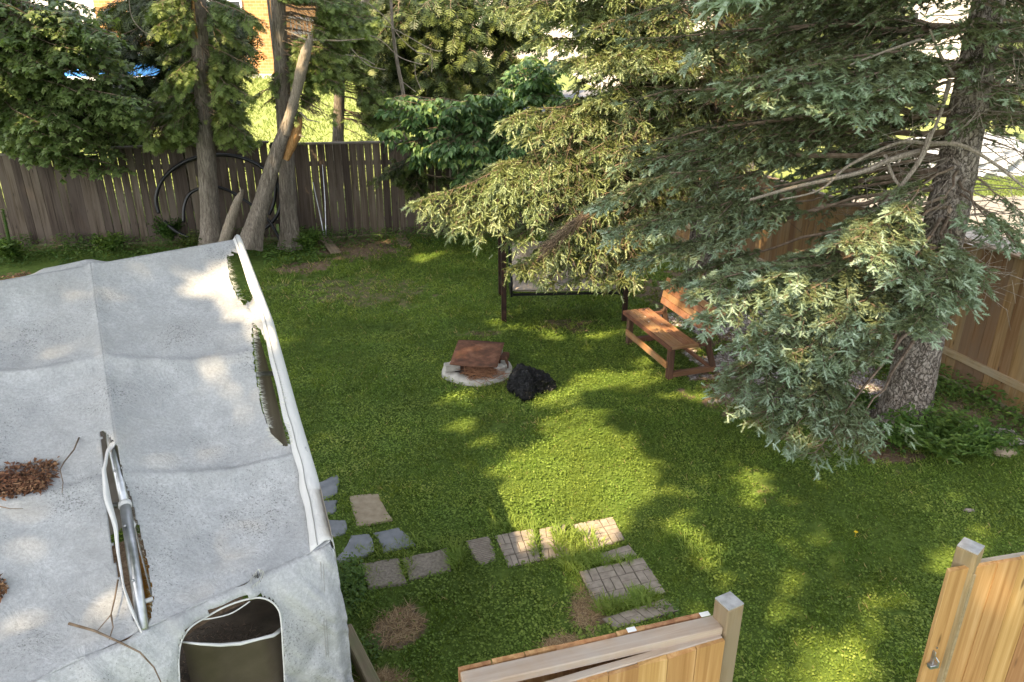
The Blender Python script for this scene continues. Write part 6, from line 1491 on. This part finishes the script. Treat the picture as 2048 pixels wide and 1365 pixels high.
def along_back(x0, x1, depth, thr=.3):
    def f(c):
        X = rng.uniform(x0, x1, c); Y = 14.77 + .117 * (X + 10.09) - .1 - depth * rng.random(c) ** 1.6; k = vnoise(X * 2.2, Y * 2.2, 55) > thr; return X[k], Y[k]
    return f
def f_right(c):
    Y = rng.uniform(7.0, 13.5, c); X = 5.86 - .32 * (Y - 7.8) - .08 - .75 * rng.random(c) ** 1.5; k = vnoise(X * 2.2, Y * 2.2, 56) > .38; return X[k], Y[k]
def fnz(f, c): 
    return f(c)
def wfun(f, cnt, *a, **k):
    X, Y = f(cnt); return weeds(lambda c: (X, Y), len(X), *a, **k)
wfun(along_back(-11, -3.6, 1.3), 9000, .055, .30)
wfun(along_back(-3.6, 3.0, .9, .35), 6000, .05, .22)
wfun(f_right, 5200, .06, .22, att0=.25)
for (cx, cy, rx, ry, cnt, s_, h_) in [(700, 1190, 30, 60, 900, .032, .14), (690, 1150, 22, 30, 200, .03, .12), (590, 515, 60, 20, 700, .06, .2), (1770, 880, 50, 30, 260, .05, .12), (1900, 800, 60, 30, 260, .05, .14), (740, 1300, 20, 30, 200, .03, .08), (1600, 830, 120, 30, 500, .05, .12), (1500, 780, 60, 20, 300, .045, .1), (1340, 1230, 25, 20, 150, .03, .08)]:
    e = ell(cx, cy, rx, ry); a = rng.random(cnt) * 6.283; r = np.sqrt(rng.random(cnt)); X, Y = e[0] + e[2] * r * np.cos(a), e[1] + e[3] * r * np.sin(a)
    weeds(lambda c: (X, Y), cnt, s_, h_, att0=.35)
tag(mb.obj('ground_weeds', M['weed']), kind='stuff')
# fallen needles and twigs under the trees
mb = MB(); cnt = 5000; e = ell(1640, 770, 230, 110); a = rng.random(cnt) * 6.283; r = np.sqrt(rng.random(cnt)); X, Y = e[0] + e[2] * r * np.cos(a), e[1] + e[3] * r * np.sin(a); az = rng.random(cnt) * 6.283
mb.inst(NEEDLE, np.c_[X, Y, ground_z(X, Y) + .01], np.c_[np.cos(az), np.sin(az), (rng.random(cnt) - .4) * .2], np.tile([0, 0, 1.], (cnt, 1)), .04 + .12 * rng.random(cnt) ** 2, rng.random(cnt)); tag(mb.obj('fallen_twigs', M['debris']), kind='stuff')
# yellow flower, white rock, stones
mb = MB(); q = G(1712, 1065, .05); mb.tube([q - [0, 0, .05], q], .002, 4)
for k in range(8): a = k * .785; mb.inst(BIGLEAF, q[None], np.array([[math.cos(a), math.sin(a), .35]]), np.array([[0, 0, 1.]]), np.array([.022]), .5)
t = NT('yellow_petals'); tag(mb.obj('dandelion', t.fin((.75, .50, .02), .6)), 'single yellow dandelion in the lawn on the right', 'flower')
def rock(name, c, r, m, lab, cat='stone', group=None, seed=0):
    bm = bmesh.new(); bmesh.ops.create_icosphere(bm, subdivisions=3, radius=1.0)
    for v in bm.verts:
        n = v.co.normalized(); f = mnoise.fractal(n * 1.6 + Vector((seed, 2, 1)), 1.0, 2.0, 3); v.co = Vector((n.x * r[0], n.y * r[1], n.z * r[2])) * (1 + .28 * f) + Vector(c)
    me = bpy.data.meshes.new(name); bm.to_mesh(me); bm.free(); me.materials.append(m); o = bpy.data.objects.new(name, me); COL.objects.link(o); return tag(o, lab, cat, group)
rock('stone', G(1860, 742, .06), (.085, .06, .13), m_conc, 'white upright stone leaning at the fence right of the spruce trunk', seed=1)
rock('stone', G(2008, 905, .03), (.12, .08, .05), m_tan, 'tan stone lying in the weeds at the right edge of the picture', seed=2)
rock('stone', G(1960, 868, .03), (.07, .05, .045), m_slate, 'bluish dark stone among gravel right of the leafy clump', seed=3)
rock('stone', G(1938, 1021, .0), (.06, .025, .016), m_agg, 'flat pale stone half sunk in the lawn on the right', seed=4)
rock('stone', G(2030, 1115, .01), (.06, .04, .02), m_tan, 'flat tan stone in the lawn above the latched gate', seed=5)

# ------------------------------------------------------------------ unseen trees added to shade the lawn; crown gaps shaped to pass sun patches
LIT = []   # places (world) that receive direct sun through the crowns: centre, radius
def lit(x, y, r, Z=0.0): LIT.append((*G(x, y, Z), r))
for a in [(1060, 1000, .36), (1120, 1010, .42), (1190, 990, .42), (1240, 950, .36), (1120, 930, .40), (1190, 900, .34), (1060, 940, .28), (1150, 850, .30), (1130, 800, .22), (1200, 760, .30), (1270, 760, .24), (1180, 830, .18), (1170, 1050, .30), (1070, 1055, .20), (1225, 1060, .16), (1290, 980, .14), (1015, 985, .12), (1022, 1030, .16), (1250, 880, .16),
          (1510, 950, .17), (1500, 985, .15), (1400, 1070, .14), (1430, 1120, .12), (1665, 1330, .26), (1640, 1290, .14), (1560, 1215, .12), (1590, 1160, .10), (1350, 1040, .12), (1905, 1120, .14), (1740, 1280, .07), (1960, 1060, .10), (1450, 1270, .1),
          (850, 515, .22), (885, 505, .12), (935, 800, .16), (920, 850, .15), (960, 885, .14), (575, 682, .10), (605, 678, .12), (1400, 790, .16), (1340, 745, .12), (1290, 720, .14), (1420, 750, .14), (1530, 810, .10), (1460, 720, .12), (1350, 790, .12), (920, 790, .12)]: lit(*a)
for _ in range(70):
    x_, y_ = rng.uniform(1330, 2040), rng.uniform(900, 1360); lit(x_, y_, rng.uniform(.03, .085))
for _ in range(35):
    x_, y_ = rng.uniform(640, 1330), rng.uniform(780, 1300); lit(x_, y_, rng.uniform(.02, .05))
for a in [(940, 700, .10, .28), (925, 712, .09, .28)]: lit(*a)
for a in [(1290, 635, .12, .47), (1310, 655, .13, .47), (1325, 670, .10, .47), (1330, 600, .20, .7), (1365, 625, .20, .7), (1395, 640, .10, .7), (1300, 690, .10, .2)]: lit(*a)
for a in [(275, 565, .05, 2.8), (340, 560, .06, 2.8), (330, 600, .04, 2.75), (400, 545, .07, 2.85), (430, 600, .09, 2.7), (400, 605, .05, 2.7), (330, 660, .05, 2.6), (300, 640, .04, 2.6), (310, 595, .03, 2.7), (120, 575, .05, 2.75), (160, 600, .04, 2.7), (155, 730, .05, 2.5), (470, 745, .09, 2.5), (465, 770, .06, 2.5), (500, 650, .06, 2.7), (530, 650, .06, 2.7), (480, 490, .05, 2.95), (490, 560, .05, 2.85), (520, 600, .05, 2.75), (200, 555, .04, 2.85), (545, 760, .05, 2.4), (590, 900, .05, 2.2), (250, 550, .03, 2.85), (470, 1060, .05, 2.15), (40, 560, .04, 2.9), (380, 655, .04, 2.6)]: lit(*a)
# foliage that catches the sun
for x, y, D, r in [(900, 420, 9.8, .35), (960, 430, 9.8, .40), (1040, 420, 9.9, .45), (1110, 430, 10, .45), (1180, 380, 10.2, .5), (1060, 350, 10.2, .45), (1130, 300, 10.3, .6), (1060, 260, 10.3, .5), (1250, 260, 10.4, .4), (1230, 150, 10.4, .35), (1130, 480, 9.8, .3), (870, 420, 9.8, .3), (1160, 240, 10.3, .45), (1100, 520, 9.9, .30), (1040, 540, 9.9, .28), (1200, 300, 10.5, .4), (1230, 450, 9.5, .3), (1150, 120, 10.4, .3), (1030, 60, 10.5, .3), (1260, 200, 10.3, .3), (1300, 60, 10.5, .5), (1340, 120, 10.5, .35), (1430, 50, 9.5, .3),
                   (1680, 520, 6.3, .18), (1760, 540, 6.1, .15), (1830, 450, 6.4, .2), (1560, 590, 6.5, .18), (1640, 610, 6.3, .2), (1480, 620, 6.4, .18), (1600, 690, 6.1, .14), (1720, 590, 6.2, .18), (1410, 600, 6.6, .12), (1600, 860, 6.1, .12), (1530, 200, 6.8, .15), (1640, 240, 6.7, .14), (1260, 440, 8.1, .12), (1400, 560, 7.8, .12),
                   (1530, 500, 13.2, .35), (1580, 460, 13.4, .3), (1610, 400, 13.5, .3), (1595, 520, 12.9, .25), (1778, 770, 7.5, .18), (1772, 700, 7.5, .2), (1770, 820, 7.5, .15),
                   (385, 60, 14.3, .10), (392, 90, 14.3, .1), (590, 255, 14.0, .2), (610, 120, 14.0, .2), (450, 120, 14.5, .3), (470, 250, 14.4, .3), (200, 150, 13.8, .25), (100, 280, 13.6, .25), (640, 130, 14.5, .3), (880, 260, 14.6, .35), (960, 220, 14.6, .3), (840, 310, 14.2, .2), (1030, 190, 14.6, .3), (890, 330, 14.2, .15), (675, 215, 17.3, .2)]:
    LIT.append((*P(x, y, D), r))
LIT = np.array(LIT)
def sun_keep(p):
    """False for leaves that stand in a sun gap"""
    k = np.ones(len(p), bool); jit = 1.12 + rng.random(len(p)) * .3
    for c in LIT:
        w = p - c[:3]; al = w @ SUND; d2 = (w ** 2).sum(1) - al ** 2; k &= ~((d2 < (c[3] * jit) ** 2) & (al < 0))
    return k
shade = [('unseen broad-leaved tree added behind the camera left of the gateway to shade the lawn', -7.5, -6.5, 12.0), ('unseen broad-leaved tree left of the tent with a crown shaped to cast shade', -11.5, -1.5, 12.0), ('unseen broad-leaved tree left of the back garden with a crown shaped to cast shade', -16.0, 5.0, 12.5), ('unseen broad-leaved tree added behind the camera to the right to shade the lawn', -1.5, -8.5, 12.0)]
cnt = 185000
Xg = rng.uniform(-12, 10, cnt); Yg = rng.uniform(1.5, 19.5, cnt)                      # ground points to be shaded
al = rng.uniform(12.5, 18.5, cnt)                                                     # metres back along the sun ray
p = np.c_[Xg, Yg, np.zeros(cnt)] - SUND * al[:, None]
ok = rng.random(cnt) < .72 + .28 * (vnoise(p[:, 0] * 1.2 + 60, p[:, 1] * 1.2 + 60, 77) > .4)
ok &= ~((Xg > 1.5) & (Yg > 16))
p = p[ok]; p = p[sun_keep(p)]
cen = np.array([[q[1], q[2], q[3]] for q in shade]); own = np.argmin(((p[:, None] - cen[None]) ** 2 * np.array([1, 1, .1])).sum(-1), 1)
for i, (lab, X, Y, Z) in enumerate(shade):
    T = thing('added_shade_tree', (X, Y, 0), lab, 'tree', 'unseen trees added to shade the lawn')
    trunk_mesh('trunk', [[X, Y, -.1], [X + .1, Y, 4], [X + .2, Y, 8], [X + .3, Y, 12.5]], [.7, .55, .4, .12], M['bark_cedar'], T, sides=16, sub=6)
    q = p[own == i]; n = len(q)
    if not n: continue
    sb = MB(); br = np.array([X + .15, Y, 7.5])
    for e in q[rng.integers(0, n, 26)]: sb.tube([br + [0, 0, rng.random() * 2], (br + e) / 2 + [0, 0, .6], e], [.06, .03, .01], 5, cap=False)
    sb.obj('limbs', M['bark_cedar'], T)
    a = rng.random(n) * 6.283; mb = MB(); mb.inst(BIGLEAF, q, nrm(np.c_[np.cos(a), np.sin(a), -.6 * rng.random(n)]), nrm(np.c_[rng.normal(size=(n, 2)) * .5 - [.5, 0], np.ones(n)]), .15 + .07 * rng.random(n), rng.random(n))
    mb.obj('crown', M['maple'], T)
print('objects', len(bpy.data.objects), 'tris', sum(len(m.loops) - 2 * len(m.polygons) for m in bpy.data.meshes))
